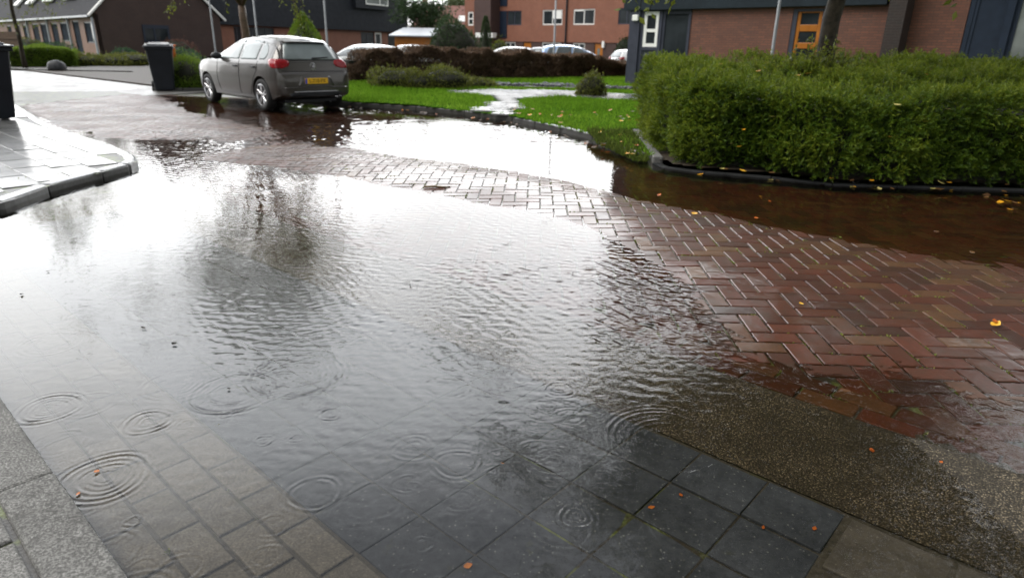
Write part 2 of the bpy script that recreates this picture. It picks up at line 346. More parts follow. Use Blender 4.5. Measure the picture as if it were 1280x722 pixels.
# ------------------------------------------------------------------ ground levels (water surface is z = 0)
EA = R(-42); ex, ey = math.cos(EA), math.sin(EA); nx, ny = -ey, ex       # e: along the near kerb, n: across towards the road
def sn(x, y): return x*ex+y*ey, x*nx+y*ny
def xy(s, n): return s*ex+n*nx, s*ey+n*ny
near_edge = [(-3.75,7.84),(-2.77,7.51),(-1.82,6.93),(-.99,6.35),(.03,5.63),(.57,5.12),(.74,4.9),(.80,4.62)]
far_edge = [(-2.43,9.0),(-1.40,8.38),(-.47,7.78),(.33,7.16),(.98,6.46),(1.18,6.05),(1.56,5.76),(2.11,5.30),(2.56,4.85),(3.07,4.48),(3.42,4.18),(5.0,3.2)]
ctl = [(x, y, 0) for x, y in near_edge]+[(x, y, 0) for x, y in far_edge]
ctl += [(-2.6,8.2,.030),(-1.6,7.65,.034),(-.75,7.05,.034),(.2,6.40,.032),(.85,5.75,.026),(1.2,5.2,.019),(1.9,4.7,.014),(2.5,4.1,.012),(3.2,3.5,.010),(4.5,2.6,.008),
        (1.35,4.0,.008),(1.3,3.3,.004),(2.0,2.9,.004),(2.8,2.3,.003),(3.6,1.8,.002),(1.0,2.9,-.004),(1.7,2.3,-.003),(2.5,1.7,-.003),
        (-2,4.8,-.06),(-1,3.6,-.055),(0,4.4,-.045),(-3.2,5.8,-.06),(.3,3.4,-.03),(-3.8,6.8,-.05),(-5.0,8.5,-.012),(-4.2,8.6,-.015),
        (0,9.4,-.05),(-1.6,10.8,-.05),(.9,8.1,-.05),(-3,12.2,-.045),(1.4,7.0,-.04),(2.6,6.5,-.040),(4,5.8,-.034),(5.2,5.0,-.032),(6.5,5.5,-.036),(2.2,5.75,-.014),(3.0,5.1,-.012),(3.8,4.5,-.011),(1.5,6.3,-.014),(1.3,9.6,-.045),(-.8,12.5,-.05),
        (-3.2,10.2,-.004),(-4.0,10.4,.004),(-5.5,11.2,.014),(-7.5,13.3,.018),(-9,15.2,.022),(-4.6,13.4,-.030),(-5.6,14.3,-.030),(-7.4,16.4,-.02),(-9,18,-.005),(-11,18,.02),(-6.5,10.4,.004),(-8.5,12.2,.008),(-14,21,.03),(-3.5,14.6,-.04)]
ctl = np.array(ctl, float)
def tps(r2): return np.where(r2 > 1e-12, r2*np.log(np.maximum(r2, 1e-12)), 0)
def _fit():
    P = ctl[:, :2]; n = len(P); K = tps(((P[:, None]-P[None])**2).sum(-1))+np.eye(n)*.02
    A = np.zeros((n+3, n+3)); A[:n, :n] = K; A[:n, n] = 1; A[:n, n+1:] = P; A[n, :n] = 1; A[n+1:, :n] = P.T
    b = np.zeros(n+3); b[:n] = ctl[:, 2]; return np.linalg.solve(A, b)
_w = _fit()
def zroad(x, y):
    x = np.asarray(x, float); y = np.asarray(y, float); sh = x.shape; Q = np.stack([x.ravel(), y.ravel()], -1); out = np.empty(len(Q))
    for i in range(0, len(Q), 20000):
        q = Q[i:i+20000]; r2 = ((q[:, None]-ctl[None, :, :2])**2).sum(-1)
        out[i:i+20000] = tps(r2) @ _w[:-3]+_w[-3]+q @ _w[-2:]
    z = out.reshape(sh); z = np.clip(z, -.075, .045)
    return z+(N1(x*1.7, y*1.7)-.5)*.006+(N2(x*5, y*5)-.5)*.003

KERB_GRASS = [(-7.6,19.0),(-5.6,16.9),(-3.70,15.30),(-2.16,14.65),(-1.05,13.82),(-.06,12.78),(.76,11.30),(1.20,10.36),(1.42,9.30),(1.60,8.5)]
KERB_HEDGE = [(1.93,11.0),(1.71,8.21),(1.79,7.88),(2.20,7.60),(2.88,7.35),(3.42,7.02),(5.45,6.90),(9.5,6.75)]
KERB_BACK = [(-4.9,2.9),(-4.20,5.26),(-4.27,5.95),(-4.20,6.67),(-4.16,7.09),(-4.22,7.36),(-4.46,7.72),(-5.15,8.46),(-5.82,9.06),(-7.32,10.49),(-10.6,14.2),(-18.0,23.0)]
ROAD = [xy(4.5, 2.6), (8.0, 3.0), (9.4, 6.8)]+KERB_HEDGE[::-1][1:-1]+KERB_GRASS[::-1]+[(-11,21.5),(-15.5,24)]+[(x, y) for x, y in KERB_BACK[-2:4:-1]]+[xy(-7.2, 2.6)]

def bevel_blocks(C, ang, L, W, zc, gap, hgt, bev, tilt=.004, zf=None):
    """numpy: bevelled pavers. C (n,2) centres, ang/L/W arrays, zc top heights"""
    n = len(C); ca, sa = np.cos(ang), np.sin(ang)
    tx = rng.normal(0, tilt, n); ty = rng.normal(0, tilt, n)
    lev = [(0, 0.0), (bev*.35, 0), (bev, 0)]
    V = []; hx = L/2-gap/2; hy = W/2-gap/2
    for inset, dz in ((bev, 0.0), (bev*.3, -bev*.35), (0, -bev), (0, -hgt)):
        for sx, sy in ((-1,-1),(1,-1),(1,1),(-1,1)):
            lx = sx*(hx-inset); ly = sy*(hy-inset)
            X = C[:, 0]+lx*ca-ly*sa; Y = C[:, 1]+lx*sa+ly*ca
            V.append(np.stack([X, Y, (zc if zf is None else zf(X, Y)+zc)+dz+lx*tx+ly*ty], -1))
    V = np.stack(V, 1)                     # n,16,3
    q = [(0,1,2,3)]
    for l in range(3):
        for k in range(4): q.append((l*4+k, (l+1)*4+k, (l+1)*4+(k+1) % 4, l*4+(k+1) % 4))
    q = np.array(q); Q = (np.arange(n)[:, None, None]*16+q[None]).reshape(-1, 4)
    return V.reshape(-1, 3), Q, len(q)

# ---- the road: every clay brick bevelled, herringbone
def herringbone(cell, ang, box):
    x0, x1, y0, y1 = box; n = int(max(x1-x0, y1-y0)/cell*1.5); ii, jj = np.meshgrid(np.arange(-n, n), np.arange(-n, n), indexing='ij')
    k = (ii-jj) % 4; hs = k == 0; vs = k == 3
    ch = np.stack([(ii[hs]+1)*cell, (jj[hs]+.5)*cell], -1); cv = np.stack([(ii[vs]+.5)*cell, (jj[vs]+1)*cell], -1)
    C = np.concatenate([ch, cv]); A = np.concatenate([np.zeros(len(ch)), np.full(len(cv), math.pi/2)])
    ca, sa = math.cos(ang), math.sin(ang); cx, cy = (x0+x1)/2, (y0+y1)/2
    P = np.stack([cx+C[:, 0]*ca-C[:, 1]*sa, cy+C[:, 0]*sa+C[:, 1]*ca], -1)
    m = (P[:, 0] > x0) & (P[:, 0] < x1) & (P[:, 1] > y0) & (P[:, 1] < y1)
    return P[m], A[m]+ang
BC, BA = herringbone(.116, R(-1.5), (-10, 9.5, 1.0, 17.5))
bs, bn = sn(BC[:, 0], BC[:, 1])
keep = in_poly(BC[:, 0], BC[:, 1], ROAD) & (bn > 2.79)
for dx, dy in ((.07,.07),(-.07,.07),(.07,-.07),(-.07,-.07)): keep &= in_poly(BC[:, 0]+dx, BC[:, 1]+dy, ROAD)
BC, BA = BC[keep], BA[keep]
ss = np.arange(-7.2, 4.5, .235)                                       # straight course along the concrete gutter
E1 = np.stack(xy(ss, np.full_like(ss, 2.64)), -1); E2 = np.stack(xy(ss+.11, np.full_like(ss, 2.755)), -1)
AC = np.concatenate([BC, E1, E2]); AA = np.concatenate([BA+rng.normal(0, .012, len(BA)), np.full(len(E1)+len(E2), EA)+rng.normal(0, .02, len(E1)+len(E2))])
LL = np.concatenate([np.full(len(BC), .232), np.full(len(E1)+len(E2), .235)]); WW = np.concatenate([np.full(len(BC), .116), np.full(len(E1)+len(E2), .113)])
V, Q, per = bevel_blocks(AC, AA, LL, WW, rng.normal(0, .0009, len(AC)), .009, .03, .006, .004, zroad)
rr = np.clip(rng.random(len(AC))*.8+(N3(AC[:, 0]*.9, AC[:, 1]*.9))*.3-.05, 0, 1)
tag(np_mesh('road', V, Q, M['brick_paver'], attr=np.repeat(rr, per)), kind='structure')

def sheet(name, poly, z, mat, zfun=None, res=.15, kind='structure'):
    """grid sheet clipped to a polygon (cells whose centre lies inside)"""
    xs = [p[0] for p in poly]; ys = [p[1] for p in poly]; gx = np.arange(min(xs), max(xs)+res, res); gy = np.arange(min(ys), max(ys)+res, res)
    X, Y = np.meshgrid(gx, gy, indexing='ij'); Z = zfun(X, Y)+z if zfun else np.full_like(X, z)
    V = np.stack([X, Y, Z], -1).reshape(-1, 3); nyv = len(gy)
    i, j = np.meshgrid(np.arange(len(gx)-1), np.arange(nyv-1), indexing='ij'); cx = (X[:-1, :-1]+res/2); cy = (Y[:-1, :-1]+res/2)
    m = in_poly(cx, cy, poly); a = (i*nyv+j)[m]; Q = np.stack([a, a+nyv, a+nyv+1, a+1], -1)
    return tag(np_mesh(name, V, Q, mat, smooth=True, attr=np.full(len(Q), .5)), kind=kind)
sheet('road_bed', [(-12,1.0),(9.5,.2),(9.6,7.5),(3,9),(2.2,12),(-2,16),(-9,19.5),(-13,17)], -.0085, M['bed'], zroad, .12)

# ---- near driveway: kerb, concrete pavers, dark tiles, aggregate gutter
def zdrive(x, y):
    s, n = sn(np.asarray(x, float), np.asarray(y, float))
    z = np.interp(n, [.2, .8, 1.5, 2.0, 2.6], [-.045, -.036, -.030, -.014, -.005])
    z = z+np.interp(s, [-.6, .1, 1.2], [0, .012, .016])*np.clip((n-.4)/1.2, 0, 1)
    deep = np.clip((-s-2.0)/2.5, 0, 1)*.03
    return z-deep+(N1(x*2.3, y*2.3)-.5)*.004
def course(n0, n1, rows, L, off, s0, s1, gap, name, mat, bev=.004, zf=zdrive, sel=None):
    C = []; w = (n1-n0)/rows
    for k in range(rows):
        s = np.arange(s0, s1, L)+off*(k % 2)*L; C.append(np.stack(xy(s, np.full_like(s, n0+(k+.5)*w)), -1))
    C = np.concatenate(C)
    if sel is not None: C = C[sel(*sn(C[:, 0], C[:, 1]))]
    n = len(C); z = zf(C[:, 0], C[:, 1])+rng.normal(0, .0012, n)
    V, Q, per = bevel_blocks(C, np.full(n, EA)+rng.normal(0, .006, n), np.full(n, L), np.full(n, w), z, gap, .03, bev, .0015)
    return tag(np_mesh(name, V, Q, mat, attr=np.repeat(rng.random(n), per)), kind='structure')
course(.345, .83, 4, .232, .5, -2.49, 2.2, .011, 'concrete_pavers', M['paver'])
course(.345, .83, 4, .232, .5, -6.2, -2.50, .011, 'dimmed_pavers', M['light_tile'])  # darker tone stands in for the water reflection veiling these farther pavers
course(.835, 1.965, 5, .245, 0, -6.1, -.36, .006, 'dark_tiles', M['slate'], .003)
course(.835, 1.965, 4, .285, .5, -.352+.1425-.12, 2.4, .013, 'light_tiles', M['light_tile'], .004, sel=lambda s, n: s > -.25)
def strip(name, n0, n1, s0, s1, res, zf, dz, mat):
    ns = np.linspace(n0, n1, int((n1-n0)/res)+1); q = np.arange(s0, s1, res); S_, N_ = np.meshgrid(q, ns, indexing='ij'); X, Y = xy(S_, N_); Z = zf(X, Y)+dz
    V = np.stack([X, Y, Z], -1).reshape(-1, 3); m = len(ns); i, j = np.meshgrid(np.arange(len(q)-1), np.arange(m-1), indexing='ij'); a = (i*m+j).ravel()
    return tag(np_mesh(name, V, np.stack([a, a+m, a+m+1, a+1], -1), mat, smooth=True, attr=np.full(len(a), .5)), kind='structure')
strip('gutter', 1.972, 2.575, -6.2, 3.4, .03, zdrive, 0, M['aggregate'])
sheet('driveway_bed', [xy(-6.3, .2), xy(3.2, .2), xy(3.2, 2.62), xy(-7.3, 2.62)], -.007, M['drive_bed'], zdrive, .06)

def kerb_run(name, pts, w, z0, z1, mat, side=1, seg=.9, gap=.008, bev=.014, kind='structure', jit=.004):
    """kerb stones laid along a polyline; side +1: width goes to the left of the direction of travel"""
    mb = MB(); P = [Vector((x, y)) for x, y in pts]; out = []
    for a, b in zip(P[:-1], P[1:]):
        d = b-a; n = max(1, round(d.length/seg))
        for k in range(n): out.append((a+d*(k/n), a+d*((k+1)/n)))
    nrm = [Vector((-(b-a).normalized().y, (b-a).normalized().x))*side for a, b in out]
    for i, (a, b) in enumerate(out):
        t = (b-a).normalized(); m0 = (nrm[i]+nrm[max(i-1, 0)]).normalized() if (nrm[i]-nrm[max(i-1, 0)]).length < 1 else nrm[i]
        m1 = (nrm[i]+nrm[min(i+1, len(out)-1)]).normalized() if (nrm[i]-nrm[min(i+1, len(out)-1)]).length < 1 else nrm[i]
        a2, b2 = a+t*gap/2, b-t*gap/2; dz = random.uniform(-jit, jit)
        mb.prism([a2, b2, b2+m1*w, a2+m0*w], z0, z1+dz)
    o = mb.build(name, mat, bevel=bev); tag(o, kind=kind)
    o.data.attributes.new('rnd', 'FLOAT', 'FACE').data.foreach_set('value', [random.random() for _ in o.data.polygons])
    return o
kerb_run('near_kerb', [xy(-6.5, .335), xy(3.0, .335)], .155, -.2, .030, M['kerb'], side=-1, seg=1.1, gap=.004, bev=.012)
course(-1.6, .172, 6, .30, .5, -6.5, 3.0, .014, 'near_pavement', M['kerb'], .006, zf=lambda x, y: np.full(np.shape(x), .027))
sheet('pavement_bed', [xy(-6.6, -1.7), xy(3.2, -1.7), xy(3.2, .25), xy(-6.6, .25)], .016, M['bed'], None, .1)

# ---- far-left pavement with its curved kerb
SW = KERB_BACK+[(-27,26),(-20,14),(-12,3)]
kerb_run('far_kerb', KERB_BACK[1:], .13, -.15, .075, M['sidewalk'], side=1, seg=.75, bev=.03)
def slab_field(name, poly, L, W, ang, z, mat, box, gap=.01, zf=None):
    x0, x1, y0, y1 = box; n = int(max(x1-x0, y1-y0)*1.6/min(L, W)); i, j = np.meshgrid(np.arange(-n, n), np.arange(-n, n), indexing='ij')
    a = (i+.5*(j % 2))*L; b = j*W; C = np.stack([(x0+x1)/2+a*math.cos(ang)-b*math.sin(ang), (y0+y1)/2+a*math.sin(ang)+b*math.cos(ang)], -1).reshape(-1, 2)
    C = C[(C[:, 0] > x0) & (C[:, 0] < x1) & (C[:, 1] > y0) & (C[:, 1] < y1)]; C = C[in_poly(C[:, 0], C[:, 1], poly)]; m = len(C)
    z = (zf(C[:, 0], C[:, 1]) if zf else np.full(m, z))+rng.normal(0, .002, m)
    V, Q, per = bevel_blocks(C, np.full(m, ang), np.full(m, L), np.full(m, W), z, gap, .03, .004, .006)
    return tag(np_mesh(name, V, Q, mat, attr=np.repeat(rng.random(m), per)), kind='structure')
inner = [(-4.45,5.3),(-4.42,6.0),(-4.34,6.7),(-4.30,7.05),(-4.36,7.25),(-4.56,7.55),(-5.3,8.3),(-6.0,8.95),(-7.45,10.38),(-10.7,14.05),(-18.2,23),(-27,26),(-20,14),(-12,3),(-5.2,2.9)]
slab_field('far_pavement', inner, .30, .30, EA, .070, M['sidewalk'], (-16, -4, 2.9, 18), .008)
sheet('far_pavement_bed', SW, .063, M['bed'], None, .07)

# ---- lawn and garden ground, path, car park, far street
LAWN = KERB_GRASS[1:]+[(1.75,8.4),(1.9,11.2),(9.5,11.2),(12,14),(9.6,19.4),(5.0,23.4),(6.5,36),(-3,33),(-9.5,23.5)]
def zlawn(x, y): return .075+np.clip((np.asarray(y)-9)*.006, 0, .09)+(N1(x*.8, y*.8)-.5)*.03
sheet('lawn', LAWN, 0, M['grass_ground'], zlawn, .14)
kerb_run('lawn_kerb', KERB_GRASS, .13, -.2, .085, M['kerb_dark'], side=1, seg=1.0, bev=.012)
kerb_run('hedge_kerb', KERB_HEDGE[1:], .10, -.2, .017, M['kerb_black'], side=1, seg=.8, gap=.004, bev=.01, jit=.002)
kerb_run('side_kerb', [(1.95,11.2), (1.73,8.24)], .12, -.2, .085, M['kerb'], side=1, seg=.9, gap=.006, bev=.012)
HBED = [(1.80,11.2),(1.83,8.25),(1.9,7.95),(2.28,7.68),(2.95,7.44),(3.48,7.12),(9.5,6.9),(11,9),(9.5,11.6)]
sheet('hedge_bed', HBED, .055, M['soil'], None, .1)
PATH = [(-.82,13.72),(-.07,12.9),(.0,13.6),(.12,16.7),(1.0,17.9),(3.2,17.0),(6.5,15.2),(6.8,17.0),(3.5,19.1),(1.1,20.2),(-1.1,20.0),(-2.2,18.9),(-.6,17.4),(-.5,15.3)]
slab_field('garden_path', PATH, .42, .42, R(-20), 0, M['sidewalk'], (-3, 7, 12.5, 21), .03, lambda x, y: zlawn(x, y)+.028)
def mat_street():
    t = NT('wet_street_paving'); c = t.coord(); n = t.noise(c, 5, 5, .6); f = t.noise(c, 22, 3)
    return t.done(t.pbsdf(t.ramp(n, (.3, (.09,.085,.08)), (.7, (.17,.165,.16))), .5, t.bump(f, .5, .01), spec=.3, coat=t.ramp(t.noise(c, 1.1, 4, .6), (.40, .15), (.60, .75)), coat_rough=.30, coat_normal=t.bump(f, .6, .02)))
M['street'] = mat_street()
tag(MB().prism([(-70,12),(-18,15.5),(-10.6,14.4),(-9.5,16.5),(-8.2,19.4),(-14,33),(-22,48),(-60,60)], -.1, .006).build('far_street', M['street']), kind='structure')
tag(MB().prism([(-26,36.5),(-6.0,25.5),(7,37),(26,40),(26,75),(-40,110)], -.24, -.16).build('car_park', simple('wet_asphalt', (.05,.05,.052), .25, var=.3, scale=3)), kind='structure')
tag(MB().prism([(-11,20.6),(-8.6,19.0),(-7.2,18.8),(-5.6,17.2),(-6.6,24),(-20,36),(-21,29)], -.1, .055).build('garden_bed', M['soil']), kind='structure')
tag(MB().add([(-900,-300,-.26),(900,-300,-.26),(900,1500,-.26),(-900,1500,-.26)], [(0,1,2,3)]).build('ground', M['grass_ground']), kind='structure')

# ------------------------------------------------------------------ water: one rippled sheet at z = 0
def rings():
    L = []
    px = [(62,510,36,1.5),(185,527,27,1.5),(130,597,52,1.35),(372,467,58,1.2),(350,474,20,.9),(292,490,52,1.1),(220,480,40,.5),(412,517,14,1.2),(340,425,32,.9),(720,645,21,1.1),(525,433,20,.8),
          (800,463,15,1),(330,550,11,1),(370,547,8,1),(700,487,20,.8),(65,429,36,.6),(985,632,36,.8),(1085,572,42,.8),(830,548,70,.6),(105,395,22,.6),(238,372,18,.6),(150,345,20,.5),
          (282,517,8,1.5),(233,530,10,.8),(165,651,9,1.0),(110,505,32,.5),(1000,585,25,.6),(620,565,6,1.5),(615,588,6,1.3),(560,482,30,.5),(450,470,22,.5),(640,470,26,.5),(760,430,30,.7),(905,610,45,.6),
          (1190,596,12,.8),(850,660,36,.5),(950,690,42,.5),(690,575,30,.35),(515,560,26,.3)]
    for x, y, r, a in px:
        p = gr(x, y); d = gr(x+r, y); r_ = abs(d[0]-p[0]); L.append((p[0], p[1], r_, a*.85))
        if r > 16: L += [(p[0]+r_*.03, p[1], r_*.62, a*.55), (p[0]-r_*.02, p[1]+r_*.02, r_*.30, a*.45)]
    rg = np.random.default_rng(11)
    for k in range(300):
        y = 1.3+rg.random()**1.4*9; x = rg.uniform(-.82, .82)*y; L.append((x, y, rg.uniform(.008, .09)*(1+.05*y), rg.uniform(.06, .42)*(1+.35*max(0, min(4, y-2.5)))))
    return L
RG = rings()
def wave(X, Y):
    rg = np.random.default_rng(5); Z = np.zeros_like(X)
    calm = np.clip((N2(X*.45+7, Y*.45+3)-.25)*1.7, .12, 1.0)
    calm = calm*(.14+.86*np.clip((X+.5*Y+.75)/1.1, 0, 1))*(1+.7*np.exp(-((Y-3.6)/1.3)**2))
    fade = np.clip((Y-1.3)/1.8, .10, 1)
    for k in range(46):
        lam = np.exp(rg.uniform(math.log(.024), math.log(.105))); th = rg.normal(R(70), .55); kk = 2*math.pi/lam
        amp = .0034*lam*rg.uniform(.5, 1.2)*(1.25 if .04 < lam < .09 else .8); ph = rg.uniform(0, 6.28)
        env = .35+1.3*Noise(100+k)(X*1.3+k, Y*1.3)**1.5
        Z += amp*env*np.sin(kk*(X*math.cos(th)+Y*math.sin(th))+ph)
    Z *= calm*fade*(1+3.6*np.clip((Y-6.5)/4.5, 0, 1))
    for cx, cy, r, a in RG:
        lam = .016+.010*min(1, r/.1) if cy < 4 else .03; w = .55*lam+.10*r; reach = r+3*w
        m = (abs(X-cx) < reach) & (abs(Y-cy) < reach)
        if not m.any(): continue
        rr = np.hypot(X[m]-cx, Y[m]-cy); q = rr-r
        Z[m] += a*.00046*(lam/.02)*(1+.42*np.sin(np.arctan2(Y[m]-cy, X[m]-cx)*2+cx*40)+.3*np.sin(np.arctan2(Y[m]-cy, X[m]-cx)*5+cy*70))*np.cos(2*math.pi*(q+.0035*np.sin(np.arctan2(Y[m]-cy, X[m]-cx)*3+cx*90))/lam)*np.exp(-(q/w)**2)*(1+.3*np.sign(-q))
        Z[m] += -a*.00025*np.exp(-(rr/.006)**2)
    return Z
def water_patch(y0, y1, ratio, u0, u1, du):
    ys = np.exp(np.arange(math.log(y0), math.log(y1)+ratio, ratio)); us = np.arange(u0, u1+du, du)
    Y, U = np.meshgrid(ys, us, indexing='ij'); X = U*Y; Z = wave(X, Y)
    V = np.stack([X, Y, Z], -1).reshape(-1, 3); nu = len(us)
    i, j = np.meshgrid(np.arange(len(ys)-1), np.arange(nu-1), indexing='ij'); a = (i*nu+j).ravel()
    return V, np.stack([a, a+1, a+nu+1, a+nu], -1)
Va, Qa = water_patch(.95, 4.2, .0023, -1.0, 1.02, .00175)
Vb, Qb = water_patch(4.197, 17.2, .0042, -.86, 1.0, .0036)
Vw = np.concatenate([Va, Vb]); Qw = np.concatenate([Qa, Qb+len(Va)])
cxy = Vw[Qw[:, 0]]; ss_, nn_ = sn(cxy[:, 0], cxy[:, 1])
okw = (nn_ > .31) & ~in_poly(cxy[:, 0], cxy[:, 1], inner) & ~in_poly(cxy[:, 0], cxy[:, 1], LAWN) & ~in_poly(cxy[:, 0], cxy[:, 1], HBED)
tag(np_mesh('puddle_water', Vw, Qw[okw], M['water'], smooth=True), kind='structure')

# ------------------------------------------------------------------ plants
def unit(v): return v/np.maximum(np.linalg.norm(v, axis=-1, keepdims=True), 1e-9)
def leaf_mesh(name, P, D, L, mat, parent=None, wr=.45, spread=.7, rnd=None):
    n = len(P); D = unit(D+rng.normal(0, spread, (n, 3))); S = unit(np.cross(D, rng.normal(0, 1, (n, 3))))
    L = (np.full(n, L)*rng.uniform(.65, 1.35, n))[:, None]; Nn = np.cross(D, S)
    mid = P+D*L*.45
    V = np.stack([P, mid+S*L*wr*.5+Nn*L*.06, P+D*L, mid-S*L*wr*.5+Nn*L*.06], 1).reshape(-1, 3)
    Q = np.arange(4*n).reshape(n, 4)
    return np_mesh(name, V, Q, mat, parent, attr=rng.random(n) if rnd is None else np.clip(rnd, 0, 1))
def lumpy_core(name, cen, rad, mat, parent=None, amp=.08, seed=0):
    bm = bmesh.new(); bmesh.ops.create_icosphere(bm, subdivisions=3, radius=1)
    for v in bm.verts:
        k = 1+amp*math.sin(v.co.x*5+seed)*math.sin(v.co.y*6+seed*2)+amp*.6*math.sin(v.co.z*9+seed)
        v.co = Vector((cen[0]+v.co.x*rad[0]*k, cen[1]+v.co.y*rad[1]*k, max(cen[2]+v.co.z*rad[2]*k, cen[2]-rad[2]*.95)))
    me = bpy.data.meshes.new(name); bm.to_mesh(me); bm.free(); me.materials.append(mat); me.polygons.foreach_set('use_smooth', [True]*len(me.polygons))
    return link(bpy.data.objects.new(name, me), parent)
def bush(name, base, rx, ry, h, n, L, mat, label, cat, group=None, lumps=6, up=.5, wr=.45, rz=0, squash=0.0, core=.72):
    """dense shrub: leaves through the outer shell of an uneven dome, dark twigs inside"""
    g = np.random.default_rng(int(abs(base[0]*100+base[1]*37)) % 9999)
    u = unit(g.normal(0, 1, (n, 3))); u[:, 2] = np.abs(u[:, 2])*1.0-.12
    ld = unit(g.normal(0, 1, (lumps, 3))); ld[:, 2] = abs(ld[:, 2]); la = g.uniform(.05, .24, lumps)
    k = .80+sum(a*np.exp(-((u-d)**2).sum(-1)/.22) for a, d in zip(la, ld))
    k *= 1-g.random(n)**2.2*.38
    k = np.where(g.random(n) < .10, k*(1+g.random(n)*.30*(.3+np.maximum(u[:, 2], 0))), k)
    e = 1+squash
    P = np.stack([np.sign(u[:, 0])*abs(u[:, 0])**(1/e)*k*rx, np.sign(u[:, 1])*abs(u[:, 1])**(1/e)*k*ry, np.maximum(.05, .1+u[:, 2]**(1/e if False else 1)*k)*h], -1)
    c_, s_ = math.cos(rz), math.sin(rz)
    P = np.stack([P[:, 0]*c_-P[:, 1]*s_, P[:, 0]*s_+P[:, 1]*c_, P[:, 2]], -1)
    D = unit(np.stack([P[:, 0]/rx, P[:, 1]/ry, P[:, 2]/h+up], -1))
    o = leaf_mesh(name, P, D, L, mat, None, wr); o.location = base; tag(o, label, cat, group)
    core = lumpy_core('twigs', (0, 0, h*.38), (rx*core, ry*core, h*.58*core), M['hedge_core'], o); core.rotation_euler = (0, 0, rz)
    return o

# big clipped hedge on the right
HP = [(1.97,8.42),(2.04,8.02),(2.34,7.73),(2.96,7.46),(3.46,7.14),(9.6,6.93),(10.6,11.5),(2.16,11.4)]
def htop(x, y): return .91+.082*(y-7.3)+(N1(x*1.3, y*1.3)-.5)*.10+(N2(x*3.3, y*3.3)-.5)*.06
def hedge():
    """clipped hedge: thousands of short flat sprays, every one a twig tip with two rows of leaves"""
    Ps = []; Ds = []; K = []
    m = 11500; x = rng.uniform(1.7, 8.2, m); y = rng.uniform(7.0, 11.5, m); k = in_poly(x, y, HP); x, y = x[k], y[k]
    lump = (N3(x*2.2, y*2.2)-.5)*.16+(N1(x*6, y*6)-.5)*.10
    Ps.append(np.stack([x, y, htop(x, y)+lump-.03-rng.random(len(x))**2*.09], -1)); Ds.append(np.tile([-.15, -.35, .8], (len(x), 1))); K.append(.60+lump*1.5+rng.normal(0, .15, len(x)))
    for (a, b), cnt in zip([((2.16,11.4),(1.97,8.42)), (HP[0],HP[1]), (HP[1],HP[2]), (HP[2],HP[3]), (HP[3],HP[4]), ((3.46,7.14),(8.3,6.98))], (2400, 520, 640, 950, 760, 5000)):
        a, b = np.array(a), np.array(b); t = rng.random(cnt); q = a+(b-a)*t[:, None]; d = (b-a)/np.linalg.norm(b-a); nr = np.array([d[1], -d[0]])
        if nr @ (np.array([5, 9.5])-a) > 0: nr = -nr
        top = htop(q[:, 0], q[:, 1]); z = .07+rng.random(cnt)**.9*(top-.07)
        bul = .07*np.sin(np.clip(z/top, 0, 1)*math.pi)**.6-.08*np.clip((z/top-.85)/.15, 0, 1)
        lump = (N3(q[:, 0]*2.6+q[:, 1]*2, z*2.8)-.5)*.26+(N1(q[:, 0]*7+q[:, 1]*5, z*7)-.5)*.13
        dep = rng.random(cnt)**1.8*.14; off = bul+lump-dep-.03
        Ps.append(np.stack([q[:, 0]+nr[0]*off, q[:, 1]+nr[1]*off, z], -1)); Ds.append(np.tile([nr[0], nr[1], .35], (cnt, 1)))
        K.append(.42+lump*1.5-dep*1.6+rng.normal(0, .14, cnt)+(.16 if a[0] < 2.2 else 0))  # leaf tone paints the light: left end lighter, hollows and sunken sprays darker
    P = np.concatenate(Ps); D = unit(np.concatenate(Ds)+rng.normal(0, .42, (len(P), 3))); K = np.concatenate(K); n = len(P)
    S = unit(np.cross(D, rng.normal(0, 1, (n, 3)))); Ls = rng.uniform(.07, .15, n)*np.where(rng.random(n) < .05, 1.7, 1); LP = []; LD = []; LK = []; m = 7
    for j in range(m):
        t = (j+.5)/m
        for sd_ in (-1, 1):
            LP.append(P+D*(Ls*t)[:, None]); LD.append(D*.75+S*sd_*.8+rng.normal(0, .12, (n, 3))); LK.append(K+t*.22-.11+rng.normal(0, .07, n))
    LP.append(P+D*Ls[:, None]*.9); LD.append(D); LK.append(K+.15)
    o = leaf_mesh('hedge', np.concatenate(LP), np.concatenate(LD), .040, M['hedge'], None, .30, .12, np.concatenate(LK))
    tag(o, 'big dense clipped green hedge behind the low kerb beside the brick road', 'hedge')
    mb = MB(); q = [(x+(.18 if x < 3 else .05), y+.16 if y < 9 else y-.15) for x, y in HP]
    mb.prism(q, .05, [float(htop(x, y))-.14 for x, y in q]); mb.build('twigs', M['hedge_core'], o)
hedge()

